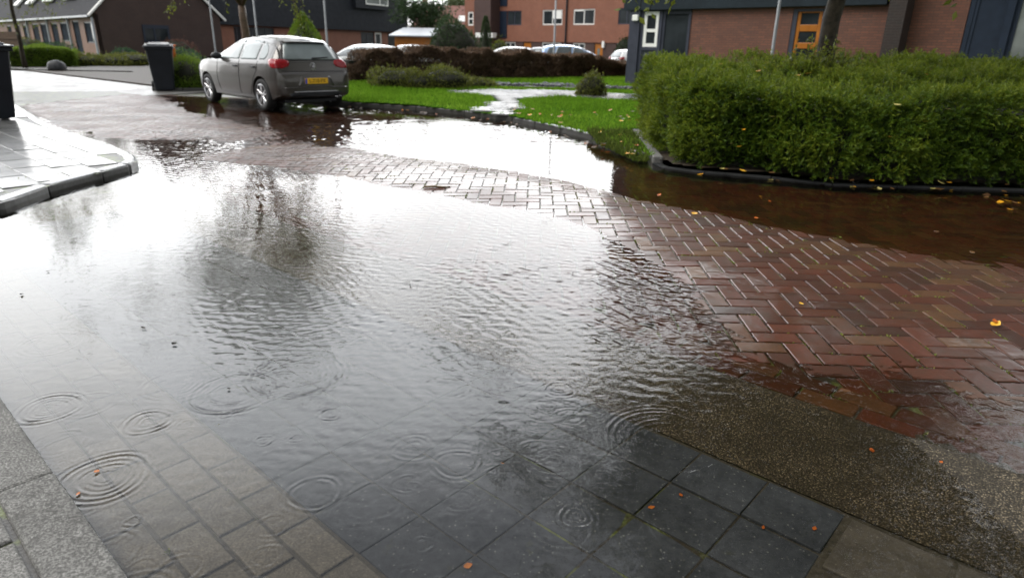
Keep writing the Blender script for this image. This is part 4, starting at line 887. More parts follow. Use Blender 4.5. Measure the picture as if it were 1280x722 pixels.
def car(name, S, paint, loc, rz, label, hero=False, group=None, glass='car_glass'):
    root = empty(name, loc, rz, label, 'car', group); V, Fs = body_mesh(S); sk = Skin(V, Fs)
    key = id(S); wx = 2.55 if S is HATCH else 2.36
    me = bpy.data.meshes.new('body'); me.from_pydata(V, [], Fs)
    bm = bmesh.new(); bm.from_mesh(me); bmesh.ops.recalc_face_normals(bm, faces=bm.faces); bm.to_mesh(me); bm.free()
    me.materials.append(paint); o = bpy.data.objects.new('body', me); link(o, root)
    cut = MB()
    for x in (0, wx):
        for sy in (1, -1): cut.lathe([(0, sy*.52), (.365, sy*.52), (.365, sy*1.1), (0, sy*1.1)], 40, 'Y', (x, 0, .315))
    co = cut.build('cutter', paint); bm = bmesh.new(); bm.from_mesh(co.data); bmesh.ops.remove_doubles(bm, verts=bm.verts, dist=1e-5); bmesh.ops.recalc_face_normals(bm, faces=bm.faces); bm.to_mesh(co.data); bm.free()
    md = o.modifiers.new('arches', 'BOOLEAN'); md.operation = 'DIFFERENCE'; md.object = co; md.solver = 'EXACT'
    bpy.context.view_layer.update()
    # evaluate in place, then drop the cutter
    o.parent = None; bpy.context.view_layer.update()
    m2 = bpy.data.meshes.new_from_object(o.evaluated_get(bpy.context.evaluated_depsgraph_get())); o.modifiers.clear(); o.data = m2; o.parent = root
    bpy.data.objects.remove(co); m2.materials.clear(); m2.materials.append(paint)
    for p in m2.polygons: p.material_index = 0; p.use_smooth = True
    m2.set_sharp_from_angle(angle=R(28))
    ub = MB(); ub.box(-.45, S['x1']-.35, -.60, .60, .17, .55)
    for x in (0, wx):
        ub.box(x-.36, x+.36, -.62, .62, .20, .66)
    ub.build('underbody', M['black_plastic'], root)
    for x in (0, wx):
        for sy in (1, -1): wheel(root, x, sy*.765, sy)
    side = lambda sy: ((lambda a, b: (a, sy*1.6, b)), (0, -sy, 0)); back = ((lambda a, b: (S['x0']-1.2, a, b)), (1, 0, 0)); front = ((lambda a, b: (S['x1']+1.2, a, b)), (-1, 0, 0))
    if S is HATCH:
        side_w = [[(1.97,.985),(1.72,1.165),(1.48,1.28),(1.25,1.335),(.96,1.36),(.93,.985)], [(.87,.985),(.89,1.362),(.5,1.362),(.16,1.335),(.17,.99)], [(.09,.995),(.085,1.325),(-.06,1.285),(-.16,1.19),(-.20,1.08),(-.15,1.0)]]
        rear_w = [(-.61,1.005),(.61,1.005),(.50,1.285),(.44,1.305),(-.44,1.305),(-.50,1.285)]; rear_f = [(-.665,.985),(.665,.985),(.545,1.315),(.48,1.338),(-.48,1.338),(-.545,1.315)]
        wind = [(-.66,1.02),(.66,1.02),(.52,1.38),(-.52,1.38)]
    else:
        side_w = [[(2.1,1.03),(1.75,1.27),(1.4,1.44),(1.05,1.50),(1.0,1.0)], [(.93,1.0),(.97,1.51),(.3,1.51),(.1,1.0)], [(.02,1.02),(.2,1.50),(-.12,1.44),(-.32,1.06)]]
        rear_w = [(-.60,1.02),(.60,1.02),(.52,1.45),(-.52,1.45)]; rear_f = [(-.65,1.0),(.65,1.0),(.56,1.49),(-.56,1.49)]; wind = [(-.66,1.06),(.66,1.06),(.54,1.5),(-.54,1.5)]
    for sy in (1, -1):
        fn, d = side(sy)
        for w in side_w:
            mb = MB(); sk.patch(mb, w, fn, d, .004); mb.build('side_window', M[glass], root, smooth=False, fix=False).data.polygons.foreach_set('use_smooth', [True]*len(mb.f))
        mb = MB(); xs_ = [p[0] for p in side_w[0]]; x0 = side_w[2][-2][0]
        sk.seam(mb, [(.90,.97),(.90,.30)], fn, d); sk.seam(mb, [(1.93,.94),(1.95,.55),(1.86,.30)], fn, d)
        sk.seam(mb, [(.10,.97),(.13,.78),(.27,.62),(.40,.42),(.46,.30),(1.86,.30)], fn, d); sk.seam(mb, [(-.35,.885),(2.3,.885)], fn, d, .003)
        mb.build('door_seam', M['black_plastic'], root, fix=False)
        for hx in (1.06, .26):
            p = sk.cast((hx, sy*1.6, .845), d, .018); mb = MB(); mb.box(-.085, .085, -.014, .014, -.017, .017); h = mb.build('door_handle', M['black_plastic'], root, bevel=.008); h.location = p
        p = sk.cast((1.78, sy*1.6, 1.0), d, 0); h = lumpy_core('wing_mirror', (0, 0, 0), (.075, .115, .075), M['black_plastic'], root, .0); h.location = (p.x, p.y+sy*.12, p.z+.03)
        MB().tube([(p.x, p.y-sy*.02, p.z-.03), (p.x, p.y+sy*.10, p.z+.01)], .022, 6).build('mirror_arm', M['black_plastic'], root)
    fn, d = back
    mb = MB(); sk.patch(mb, rear_f, fn, d, .003); mb.build('window_surround', M['black_plastic'], root, smooth=True, fix=False)
    mb = MB(); sk.patch(mb, rear_w, fn, d, .008); mb.build('rear_window', M[glass], root, smooth=True, fix=False)
    ffn, fd = front; mb = MB(); sk.patch(mb, wind, lambda a, b: (4.6, a, b), fd, .004); mb.build('windscreen', M[glass], root, smooth=True, fix=False)
    for sy in (1, -1):
        mb = MB(); up = Vector((.62, .78*sy, 0)); ctr = Vector((S['x0']+.16, sy*.74, .93)); dd = Vector((.78, -.62*sy, 0))
        f2 = lambda a, b, up=up, ctr=ctr, dd=dd: ctr+up*a+Vector((0, 0, b))-dd*1.0
        lp = [(-.215,.0),(-.185,.055),(-.12,.075),(.10,.085),(.165,.075),(.19,.03),(.16,-.05),(.10,-.085),(-.10,-.085),(-.185,-.055)] if S is HATCH else [(-.09,.30),(.04,.32),(.09,.1),(.08,-.1),(-.08,-.12),(-.12,.08)]
        sk.patch(mb, lp, f2, dd, .012, step=.03); mb.build('tail_lamp', M['lamp_red'], root, smooth=True, fix=False)
        mb = MB(); up2 = Vector((-.72, .69*sy, 0)); c2 = Vector((S['x1']-.3, sy*.66, .74)); d2 = Vector((-.69, -.72*sy, 0))
        sk.patch(mb, [(-.16,.05),(.16,.06),(.12,-.06),(-.14,-.05)], lambda a, b: c2+up2*a+Vector((0, 0, b))-d2, d2, .006); mb.build('headlamp', M['glass_pale'], root, smooth=True, fix=False)
    fn, d = back
    mb = MB(); sk.patch(mb, [(-.66,.30),(-.60,.36),(-.40,.415),(.40,.415),(.60,.36),(.66,.30),(.62,.21),(-.62,.21)], fn, d, .004); mb.build('rear_diffuser', M['black_plastic'], root, smooth=True, fix=False)
    xb = sk.cast(fn(0, .60), d, 0).x
    if hero:
        mb = MB(); sk.seam(mb, [(-.70,.47),(-.36,.475),(-.27,.50),(.27,.50),(.36,.475),(.70,.47)], fn, d, .016, .04); mb.build('bumper_lip', paint, root, smooth=True, fix=False)
        mb = MB(); sk.seam(mb, [(-.50,.395),(.50,.395)], fn, d, .010); mb.build('bumper_strip', M['alloy'], root, smooth=True, fix=False)
        mb = MB(); sk.patch(mb, [(-.42,.50),(-.32,.69),(.32,.69),(.42,.50)], fn, d, .003); mb.build('plate_recess', paint, root, smooth=True, fix=False)
        mb = MB(); sk.seam(mb, [(-.70,.80),(-.6,.785),(.6,.785),(.70,.80)], fn, d, .006); sk.seam(mb, [(-.60,.955),(.60,.955)], fn, d, .004); mb.build('tailgate_seam', M['black_plastic'], root, fix=False)
        pl = MB().box(-.012, 0, -.26, .26, -.055, .055).build('number_plate', M['plate'], root, bevel=.003); pl.location = (xb-.004, 0, .60)
        MB().box(-.0135, -.0005, .215, .258, -.053, .053).build('country_band', M['eu_blue'], pl)
        text_obj('plate_text', 'L-710-PX', .098, M['ink'], pl, (-.0128, -.02, -.002), (R(90), 0, R(-90)))
        bx = sk.cast(fn(0, .885), d, 0); em = MB(); em.lathe([(.062, 0), (.062, -.012), (.052, -.014), (.050, 0)], 28, 'X')
        for pts in ([(-.030,.038),(0,-.004),(.030,.038)], [(-.044,.016),(-.022,-.040),(0,-.002),(.022,-.040),(.044,.016)]): em.tube([(-.008, a, b) for a, b in pts], .0055, 5)
        e_ = em.build('emblem', M['alloy'], root); e_.location = (bx.x-.003, 0, .885)
        e2 = text_obj('model_lettering', 'POLO', .042, M['alloy'], root, (sk.cast(fn(0, .815), d, 0).x-.006, 0, .818), (R(90), 0, R(-90)), .002)
        w = sk.cast(fn(-.1, 1.03), d, .02); MB().tube([sk.cast(fn(-.02, 1.02), d, .022), sk.cast(fn(-.20, 1.03), d, .022), sk.cast(fn(-.40, 1.045), d, .02)], [.020, .014, .008], 6).build('wiper', M['black_plastic'], root)
        MB().tube([(-.20, 0, 1.42), (-.32, 0, 1.54)], [.006, .003], 5).build('aerial', M['black_plastic'], root)
        mb = MB(); mb.prism([(-.28,-.47),(-.28,.47),(-.425,.46),(-.45,.3),(-.455,0),(-.45,-.3),(-.425,-.46)], [1.355]*2+[1.318,1.330,1.334,1.330,1.318], [1.380]*2+[1.332,1.346,1.350,1.346,1.332]); mb.build('roof_spoiler', paint, root, smooth=True, bevel=.01)
    else:
        pl = MB().box(-.012, 0, -.26, .26, -.055, .055).build('number_plate', M['plate'], root); pl.location = (xb-.004, 0, .58)
    return root
P_GREY = mat_paint('grey_beige_metallic', (.060,.054,.049), .45); P_SILVER = mat_paint('silver_metallic', (.48,.49,.50), .5); P_WHITE = mat_paint('white_car_paint', (.70,.71,.72), 0)
P_BLUE = mat_paint('light_blue_metallic', (.28,.40,.62), .35); P_DARK = mat_paint('dark_grey_metallic', (.09,.10,.11), .5)
car('parked_car', HATCH, P_GREY, (-4.597, 14.512, .0), R(136.8), 'grey-beige hatchback seen from behind, standing in shallow water at the kerb', True)
def bgcar(px, Y, rz, S, paint, label, z=-.15):
    p = aty(px, 60, Y); car('parked_car', S, paint, (p.x, p.y, z), R(rz), label, group='cars parked behind the dark hedge', glass='car_glass_dark')
bgcar(478, 27.5, 142, HATCH, P_WHITE, 'white hatchback parked just right of the grey one, half hidden by the dark hedge')
bgcar(528, 38, 150, HATCH, P_SILVER, 'pale silver car whose roof shows above the hedge near the dark entrance')
bgcar(548, 60, 150, HATCH, P_WHITE, 'distant white car in front of the low shed with the orange front')
bgcar(657, 42, 168, HATCH, P_SILVER, 'silver hatchback parked left of the light blue car')
bgcar(690, 48, 160, HATCH, P_DARK, 'dark grey car mostly hidden between the silver and the light blue cars')
bgcar(688, 34, 2, MPV, P_BLUE, 'light blue rounded family car behind the lamp post')
bgcar(780, 42, 20, HATCH, P_WHITE, 'white car at the corner of the slate-framed house, rear towards the hedge')

# ------------------------------------------------------------------ bins, posts, boulder, twig
def wheelie_bin(name, loc, rz, sc, label, group=None):
    root = empty(name, loc, rz, label, 'bin', group); root.scale = (sc,)*3
    mb = MB(); lv = [(0, .205, .24), (.06, .215, .25), (.80, .272, .335), (.93, .285, .35)]; vs = []
    for z, a, b in lv:
        for sx, sy in ((-1,-.85),(-.85,-1),(.85,-1),(1,-.85),(1,.85),(.85,1),(-.85,1),(-1,.85)): vs.append((sx*a, sy*b, z+.02))
    fs = [tuple(range(8))[::-1], tuple(range(24, 32))]
    for l in range(3): fs += [(l*8+k, l*8+(k+1) % 8, l*8+8+(k+1) % 8, l*8+8+k) for k in range(8)]
    mb.add(vs, fs); mb.build('tub', M['bin'], root, bevel=.012)
    mb = MB(); mb.box(-.305, .305, -.372, .372, .93, .985); mb.box(-.30, .30, .33, .41, .955, 1.0); mb.build('rim', M['bin'], root, bevel=.014)
    mb = MB(); mb.prism([(-.315,-.40),(.315,-.40),(.315,.37),(-.315,.37)], .986, [1.015,1.015,1.06,1.06]); mb.prism([(-.24,-.30),(.24,-.30),(.22,.28),(-.22,.28)], 1.0, [1.045,1.045,1.09,1.09]); mb.build('lid', M['bin_lid'] if 'bin_lid' in M else M['bin'], root, bevel=.02)
    MB().tube([(-.29, .44, 1.0), (.29, .44, 1.0)], .018, 8).build('handle', M['bin'], root)
    for s in (-1, 1): MB().lathe([(0, -.03), (.10, -.03), (.105, 0), (.10, .03), (0, .03)], 20, 'X', (s*.26, .25, .10)).build('wheel', M['rubber'], root)
    return root
M['bin_lid'] = simple('wet_bin_lid', (.030,.034,.040), .22, var=.4, scale=5, coat=1)
bx_, by_ = gr(207, 113, .02); wheelie_bin('wheelie_bin', (bx_, by_, .02), R(25), 1.14, 'black wheelie bin with a wet lid standing beside the bright conifer bush')
bx2, by2 = gr(3, 151, .07); wheelie_bin('wheelie_bin', (bx2-.30, by2+.2, .07), R(60), 1.12, 'dark wheelie bin cut off by the left edge of the photo, on the pale pavement')
p = aty(219.5, 62, by_+1.0); r_ = empty('litter_bin', (p.x-.27, by_+1.0, .03), R(30), 'orange container almost hidden behind the black wheelie bin', 'bin')
MB().prism([(-.22,-.22),(.22,-.22),(.22,.22),(-.22,.22)], 0, 1.12).build('tub', M['orange_plastic'], r_, bevel=.03)
MB().prism([(-.25,-.25),(.25,-.25),(.25,.25),(-.25,.25)], 1.122, 1.17).build('lid', M['orange_plastic'], r_, bevel=.02)
bs0 = gr(72, 90); bo = lumpy_core('boulder', (0, 0, .12), (.36, .30, .30), M['stone'], None, .04, 3); bo.location = (bs0[0], bs0[1], .05); tag(bo, 'round dark grey boulder on the far kerb in front of the clipped hedge', 'boulder')
kerb_run('garden_kerb', [gr(8, 88), gr(60, 90), gr(165, 92)], .14, -.1, .10, M['kerb_dark'], 1, 1.0)
a1, a2 = gr(190, 114), gr(258, 114); kerb_run('bed_kerb', [(a1[0], a1[1]), (a2[0]+.2, a2[1]), (a2[0]+1.9, a2[1]-1.6)], .12, -.1, .085, M['kerb_dark'], 1, .9)
def lamp_post(px, py, Y, r, label, hgt=5.2):
    p = aty(px, py, Y); root = empty('lamp_post', (p.x, p.y, .03), 0, label, 'lamp post', 'lamp posts of the street')
    MB().tube([(0, 0, 0), (0, 0, .9), (0, 0, .92), (0, 0, hgt)], [r*1.35, r*1.3, r, r*.7], 12).build('pole', M['galv'], root, smooth=True)
    MB().box(-.035, .035, -r*1.36, -r*1.2, .35, .65).build('hatch', M['lead'], root)
    MB().tube([(0, 0, hgt-.05), (0, -.1, hgt+.15), (0, -.45, hgt+.28)], r*.6, 8).build('arm', M['galv'], root)
    MB().prism([(-.11,-.95),(.11,-.95),(.14,-.4),(-.14,-.4)], hgt+.24, hgt+.34).build('lantern', M['lead'], root, bevel=.03)
for px, py, Y, r, lab in [(269, 60, 30, .034, 'thin grey lamp post left of the slim tree, before the slate-clad building'), (320, 33, 33, .042, 'grey lamp post just right of the slim tree trunk behind the car'),
                          (408.5, 48, 27, .040, 'pale grey lamp post behind the grey hatchback, right of the cone conifer'), (692, 78, 32.5, .048, 'grey lamp post standing in the dark hedge in front of the flats'),
                          (966, 62, 14.2, .034, 'slender silver lamp post beside the orange front door')]: lamp_post(px, py, Y, r, lab)
t0, t1 = gr(530, 232, .03), gr(563, 232, .03); z0 = float(zroad(t0[0], t0[1]))+.012
tg = MB().tube([(t0[0], t0[1], z0), (t0[0]+.10, t0[1]+.004, z0+.004), (t0[0]+.19, t0[1]-.002, z0+.001), (t1[0], t1[1], z0)], [.011, .012, .009, .006], 7).build('twig', M['twig'], None, smooth=True)
tag(tg, 'short brown twig lying on the bare brick strip between the two pools', 'twig')

# fallen leaves, each one on its own
def fallen_leaf(x, y, z, L, mat, label, group=None, curl=.25, rz=None, name='fallen_leaf'):
    mb = MB(); n = 7; vs = []; fs = []; w = L*random.uniform(.28, .42)
    for i in range(n):
        t = i/(n-1); ww = w*math.sin(min(1, t*1.05)*math.pi)**.8*(1 if i % 2 else .82)+.0006; zz_ = curl*L*(t-.4)**2*1.6
        vs += [(-L/2+L*t, -ww, zz_+abs(ww)*curl*.7), (-L/2+L*t, 0, zz_), (-L/2+L*t, ww, zz_+abs(ww)*curl*.9)]
    for i in range(n-1): fs += [(i*3, i*3+3, i*3+4, i*3+1), (i*3+1, i*3+4, i*3+5, i*3+2)]
    mb.add(vs, fs); o = mb.build(name, mat, None, smooth=True, fix=False)
    o.data.attributes.new('rnd', 'FLOAT', 'FACE').data.foreach_set('value', [random.random()]*len(o.data.polygons))
    o.location = (x, y, z); o.rotation_euler = (random.gauss(0, .12), random.gauss(0, .12), random.random()*6.28 if rz is None else rz)
    return tag(o, label, 'leaf', group)
def on_road(px, py): x, y = gr(px, py, .0); return x, y, max(.003, float(zroad(x, y))+.006)
x, y, z = on_road(1243, 411); fallen_leaf(x, y, z+.006, .062, M['leaf_yellow'], 'bright yellow leaf curled up on the wet red bricks at the right', None, .5, .4)
fallen_leaf(x+.004, y+.018, z+.016, .034, M['leaf_orange'], 'small orange-red leaf lying on top of the bright yellow leaf', None, .7, 1.2)
for px, py, L, mt, lab in [
        (1001, 382, .035, 'leaf_yellow', 'small amber leaf alone on the red bricks left of the bright curled leaf'), (868, 269, .06, 'leaf_yellow', 'pale yellow leaf on the bricks at the edge of the hedge pool'),
        (951, 246, .05, 'leaf_yellow', 'yellow leaf floating in the dark pool in front of the hedge'), (962, 252, .045, 'leaf_orange', 'orange leaf floating beside the yellow one in the dark hedge pool'),
        (824, 244, .05, 'leaf_orange', 'orange leaf floating near the hedge corner where the bright reflection ends'), (945, 273, .05, 'leaf_orange', 'rusty leaf on the brick edge below the hedge pool'),
        (1170, 290, .05, 'leaf_brown', 'brown leaf at the waterline of the dark hedge pool on the right'), (1130, 268, .05, 'leaf_brown', 'small brown leaf floating in the middle of the dark hedge pool'),
        (1215, 316, .045, 'leaf_brown', 'brown leaf on wet bricks at the right end of the hedge pool')]:
    x, y, z = on_road(px, py); fallen_leaf(x, y, z, L, M[mt], lab)
for px, py, L, mt, lab in [
        (585, 696, .026, 'leaf_orange', 'small orange leaf scrap under water near the bottom edge on the dark tiles'), (628, 570, .014, 'leaf_orange', 'tiny dark red scrap on the dark tiles near two small drop rings'),
        (815, 626, .022, 'leaf_orange', 'pinkish orange leaf scrap in the dark reflection on the tiles'), (852, 612, .016, 'leaf_orange', 'bright orange speck of leaf in the dark reflection on the tiles'),
        (1019, 656, .016, 'leaf_orange', 'orange speck of leaf where the dark tiles meet the pale ones'), (1090, 562, .026, 'leaf_orange', 'rusty leaf scrap on the rough gutter close to the bricks'),
        (1176, 578, .016, 'leaf_orange', 'small orange scrap on the rough gutter at the right'), (955, 653, .014, 'leaf_orange', 'small tan scrap left of the orange speck by the pale tiles'),
        (98, 618, .018, 'leaf_orange', 'small reddish scrap floating against the pale near kerb'), (121, 590, .020, 'leaf_orange', 'tan scrap inside the largest drop ring beside the near kerb'),
        (218, 431, .030, 'fleck_dark', 'dark wet scrap floating upright in the calm water at the left'), (180, 411, .030, 'fleck_dark', 'small flat dark scrap floating above the other in the calm water'),
        (27, 369, .026, 'fleck_dark', 'tiny dark speck floating near the left edge of the white reflection'), (60, 340, .022, 'fleck_dark', 'dark dot floating in the white reflection near the far kerb'),
        (716, 342, .022, 'fleck_dark', 'dark scrap floating in the white ripples near the brick strip'), (513, 357, .022, 'fleck_dark', 'dark speck floating in the middle of the rippled pool'),
        (645, 437, .022, 'fleck_dark', 'dark speck floating above the dark tiles near the grey ripples'), (286, 487, .020, 'fleck_dark', 'dark speck inside the wide double drop ring')]:
    x, y = gr(px, py); s_, n_ = sn(x, y); z = .004 if 'float' in lab or 'speck inside' in lab or 'tan scrap inside' in lab else float(zdrive(x, y))+.003
    fallen_leaf(x, y, max(z, -.03), L, M[mt], lab, curl=.5 if mt == 'fleck_dark' else .2)
def scatter_leaves(cnt, place, L, lab, group, mats=('leaf_yellow', 'leaf_orange', 'leaf_brown')):
    for k in range(cnt):
        x, y, z = place(); fallen_leaf(x, y, z, L*random.uniform(.7, 1.3), M[random.choice(mats)], lab, group)
def pl_kerb():
    t = random.random(); P = KERB_GRASS[2:9]; i = min(len(P)-2, int(t*(len(P)-1))); f = t*(len(P)-1)-i
    return (P[i][0]*(1-f)+P[i+1][0]*f-random.uniform(.05, .4)*.7, P[i][1]*(1-f)+P[i+1][1]*f-random.uniform(.02, .3), .004)
scatter_leaves(34, pl_kerb, .085, 'wet brown or orange leaf floating along the foot of the lawn kerb', 'leaves floating along the lawn kerb', ('leaf_orange', 'leaf_brown', 'leaf_brown'))
def pl_corner():
    y = random.uniform(8.3, 10.2); return (1.62+(y-8.2)*.07-abs(random.gauss(0, .22)), y, .07+random.random()*.04)
scatter_leaves(24, pl_corner, .08, 'brown or orange leaf among the weeds where the lawn meets the pale hedge kerb', 'leaves in the weeds by the hedge corner', ('leaf_orange', 'leaf_brown', 'leaf_yellow', 'leaf_brown'))
def reflection_flecks():  # flat dark flecks stand in for dark reflections on the wet street
    P = []
    for (px, py, sx_, sy_, n) in [(132,104,12,1.6,60),(150,109,18,2.4,110),(170,112,12,2,60),(190,118,14,2.8,90),(92,106,8,1,25),(40,128,18,.6,70),(105,140,22,.9,80),(150,147,16,.9,60),(212,166,22,2.6,60),(240,174,20,3.2,70)]:
        for k in range(n):
            x, y = gr(px+random.gauss(0, sx_), py+random.gauss(0, sy_)); z = max(.006, float(zroad(x, y))+.004) if y < 17 else .014
            if in_poly(np.array([x]), np.array([y]), inner)[0]: z = .074
            P.append((x, y, z))
    P = np.array(P); n = len(P); a = rng.uniform(0, 6.283, n); L = rng.uniform(.03, .075, n); ca, sa = np.cos(a), np.sin(a); V = []
    for u, v in ((-.5, 0), (-.1, .32), (.5, .04), (-.05, -.30)): V.append(np.stack([P[:, 0]+L*(u*ca-v*sa), P[:, 1]+L*(u*sa+v*ca), P[:, 2]+rng.uniform(0, .006, n)], -1))
    tag(np_mesh('dark_reflection_flecks', np.stack(V, 1).reshape(-1, 3), np.arange(4*n).reshape(n, 4), M['fleck_dark'], attr=rng.random(n)), kind='stuff')
reflection_flecks()
def pl_hk():
    x = random.uniform(2.1, 5.6); return (x, float(np.interp(x, [2.1, 2.9, 3.5, 6], [7.50, 7.22, 6.9, 6.78]))-random.uniform(0, .12)+.12, .078 if random.random() < .4 else .004)
scatter_leaves(26, pl_hk, .07, 'small yellow or brown leaf caught along the low kerb under the big hedge', 'leaves along the hedge kerb', ('leaf_yellow', 'leaf_brown', 'leaf_pale', 'leaf_brown'))
def pl_right():
    return (random.uniform(4.6, 5.8), random.uniform(5.9, 6.7), .005)
scatter_leaves(26, pl_right, .075, 'yellow leaf drifted together in the pool corner by the right end of the hedge kerb', 'leaves drifted at the right end of the hedge kerb', ('leaf_yellow', 'leaf_brown', 'leaf_brown'))
def pl_lawn():
    while True:
        x, y = random.uniform(-1, 2.4), random.uniform(9.0, 14)
        if in_poly(np.array([x]), np.array([y]), LAWN)[0] and not in_poly(np.array([x]), np.array([y]), HP)[0]: return (x, y, float(zlawn(x, y))+.05)
scatter_leaves(34, pl_lawn, .085, 'yellow leaf fallen on the bright lawn between the path and the hedge', 'leaves on the lawn')
def pl_hedge():
    x, y = random.uniform(2.1, 5.5), random.uniform(7.7, 10.8); return (x, y, float(htop(x, y))+.02)
scatter_leaves(22, pl_hedge, .09, 'yellow leaf lying on top of the big clipped hedge', 'leaves on top of the hedge', ('leaf_yellow', 'leaf_yellow', 'leaf_orange'))
def pl_face():
    x = random.uniform(2.4, 5.5); return (x, float(np.interp(x, [2.3, 3, 3.5, 8.3], [7.75, 7.48, 7.17, 7.0]))-.13, random.uniform(.2, .85))
scatter_leaves(11, pl_face, .06, 'pale leaf caught in the front face of the big clipped hedge', 'leaves caught in the hedge face', ('leaf_yellow', 'leaf_pale', 'leaf_pale'))

# ------------------------------------------------------------------ buildings
class Facade:
    """local x along the wall to the right, -y towards the street, z up"""
    def __init__(s, name, P0, ang, label, cat, z0=0.0):
        s.P = Vector((P0[0], P0[1], 0)); s.a = ang; s.d = Vector((math.cos(ang), math.sin(ang), 0)); s.n = Vector((-math.sin(ang), math.cos(ang), 0))
        s.root = empty(name, (P0[0], P0[1], z0), ang, label, cat); s.z0 = z0
    def at(s, px, py, y=0.0, side=None):
        r = ray(px, py); O = Vector((0, 0, H)); n = s.n if side is None else s.d; base = s.P+s.n*y if side is None else s.P+s.d*side
        t = (base-O).dot(n)/r.dot(n); q = O+r*t-s.P
        return (q.dot(s.d) if side is None else q.dot(s.n)), q.z-s.z0
    def rect(s, px0, py0, px1, py1):
        a = s.at(px0, (py0+py1)/2)[0]; b = s.at(px1, (py0+py1)/2)[0]; m = (px0+px1)/2
        return a, b, s.at(m, py1)[1], s.at(m, py0)[1]
    def wall(s, x0, x1, z0, z1, holes, mat, th=.3, y=0.0, name='wall', parent=None):
        mb = MB(); xs = sorted({x0, x1, *[h[0] for h in holes], *[h[1] for h in holes]}); zs = sorted({z0, z1, *[h[2] for h in holes], *[h[3] for h in holes]})
        for i in range(len(xs)-1):
            for j in range(len(zs)-1):
                cx, cz = (xs[i]+xs[i+1])/2, (zs[j]+zs[j+1])/2
                if cx < x0 or cx > x1 or cz < z0 or cz > z1 or any(h[0] < cx < h[1] and h[2] < cz < h[3] for h in holes): continue
                mb.add([(xs[i], y, zs[j]), (xs[i+1], y, zs[j]), (xs[i+1], y, zs[j+1]), (xs[i], y, zs[j+1])], [(0, 1, 2, 3)])
        for a, b, c, d in holes:
            for q in ([(a,c),(a,d)], [(b,d),(b,c)], [(a,d),(b,d)], [(b,c),(a,c)]):
                mb.add([(q[0][0], y, q[0][1]), (q[1][0], y, q[1][1]), (q[1][0], y+th, q[1][1]), (q[0][0], y+th, q[0][1])], [(0, 1, 2, 3)])
        for q in ([(x0,z0),(x0,z1)], [(x1,z1),(x1,z0)], [(x0,z1),(x1,z1)]):
            mb.add([(q[0][0], y, q[0][1]), (q[1][0], y, q[1][1]), (q[1][0], y+th, q[1][1]), (q[0][0], y+th, q[0][1])], [(0, 1, 2, 3)])
        return mb.build(name, mat, parent or s.root, fix=False)
    def window(s, r, frame='white', glass='glass', fw=.06, mull=(), trans=(), y=.10, inner=None, name='window'):
        a, b, c, d = r; mb = MB(); g = .003
        a += g; b -= g; c += g; d -= g
        mb.box(a, a+fw, y-.03, y+.04, c, d); mb.box(b-fw, b, y-.03, y+.04, c, d); mb.box(a+fw, b-fw, y-.03, y+.04, c, c+fw); mb.box(a+fw, b-fw, y-.03, y+.04, d-fw, d)
        for m in mull: xm = a+(b-a)*m; mb.box(xm-fw*.45, xm+fw*.45, y-.028, y+.038, c+fw, d-fw)
        for m in trans: zm = c+(d-c)*m; mb.box(a+fw, b-fw, y-.026, y+.036, zm-fw*.45, zm+fw*.45)
        o = mb.build(name, M[frame], s.root)
        MB().box(a+fw*.5, b-fw*.5, y+.005, y+.02, c+fw*.5, d-fw*.5).build('pane', M[glass], o)
        return o
    def box(s, name, mat, *args, bevel=0, parent=None): return MB().box(*args).build(name, M[mat] if isinstance(mat, str) else mat, parent or s.root, bevel=bevel)
AE = EA
# -- brick house on the right with the orange front door
hr = Facade('brick_house', (4.6, 23.5), AE, 'red-brown brick house with blue-black fascia and orange door behind the big hedge', 'house')
xf1 = hr.at(1108, 20)[0]; zf = 2.55; xr = hr.at(1207, 30)[0]
rdoor = hr.rect(987, 11.5, 1027, 78); rdoor = (rdoor[0], rdoor[1], .12, zf-.06)
rwin = hr.rect(826, 15.5, 861, 84); rwin = (rwin[0], rwin[1], .35, zf-.04); rw2 = hr.rect(804.5, 16, 823, 59); rw2 = (rw2[0], rw2[1], rw2[2], zf-.05)
rw3 = (rw2[0], rw2[1], .30, rw2[2]-.10)
rp = hr.rect(1210, 0, 1258, 55); xs_end = rp[1]+6.0
hr.wall(rwin[1]+.02, xf1, 0, zf, [rdoor], M['brick_right'])
hr.wall(xf1, xr, 0, 5.6, [], M['brick_right'], name='wall')
xc0 = hr.at(787, 60)[0]
hr.wall(xc0, rwin[1]+.018, 0, zf, [rwin, rw2, rw3], M['grey_paint'], name='entrance_front', y=-.03)
hr.box('corner_post', 'grey_paint', xc0-.02, rw2[0]-.12, -.10, -.035, 0, zf-.02)
hr.box('fascia', 'fascia', xc0-.25, xf1-.01, -.16, .25, zf, 5.6)
w_ = hr.window(rw2, 'white', 'glass', .11, (), (.47,), .02); hr.window(rw3, 'grey_paint', 'glass_pale', .05, (), (), .03); hr.window(rwin, 'grey_paint', 'glass', .09, (), (), .04)
hr.box('curtain', 'white', rwin[0]+.10, rwin[0]+.10+(rwin[1]-rwin[0])*.20, .075, .09, rwin[2]+.1, zf-.25)
wl = hr.at(797, 23); hr.box('wall_lamp', 'white', wl[0]-.10, wl[0]+.12, -.19, -.102, wl[1]-.09, wl[1]+.1, bevel=.02)
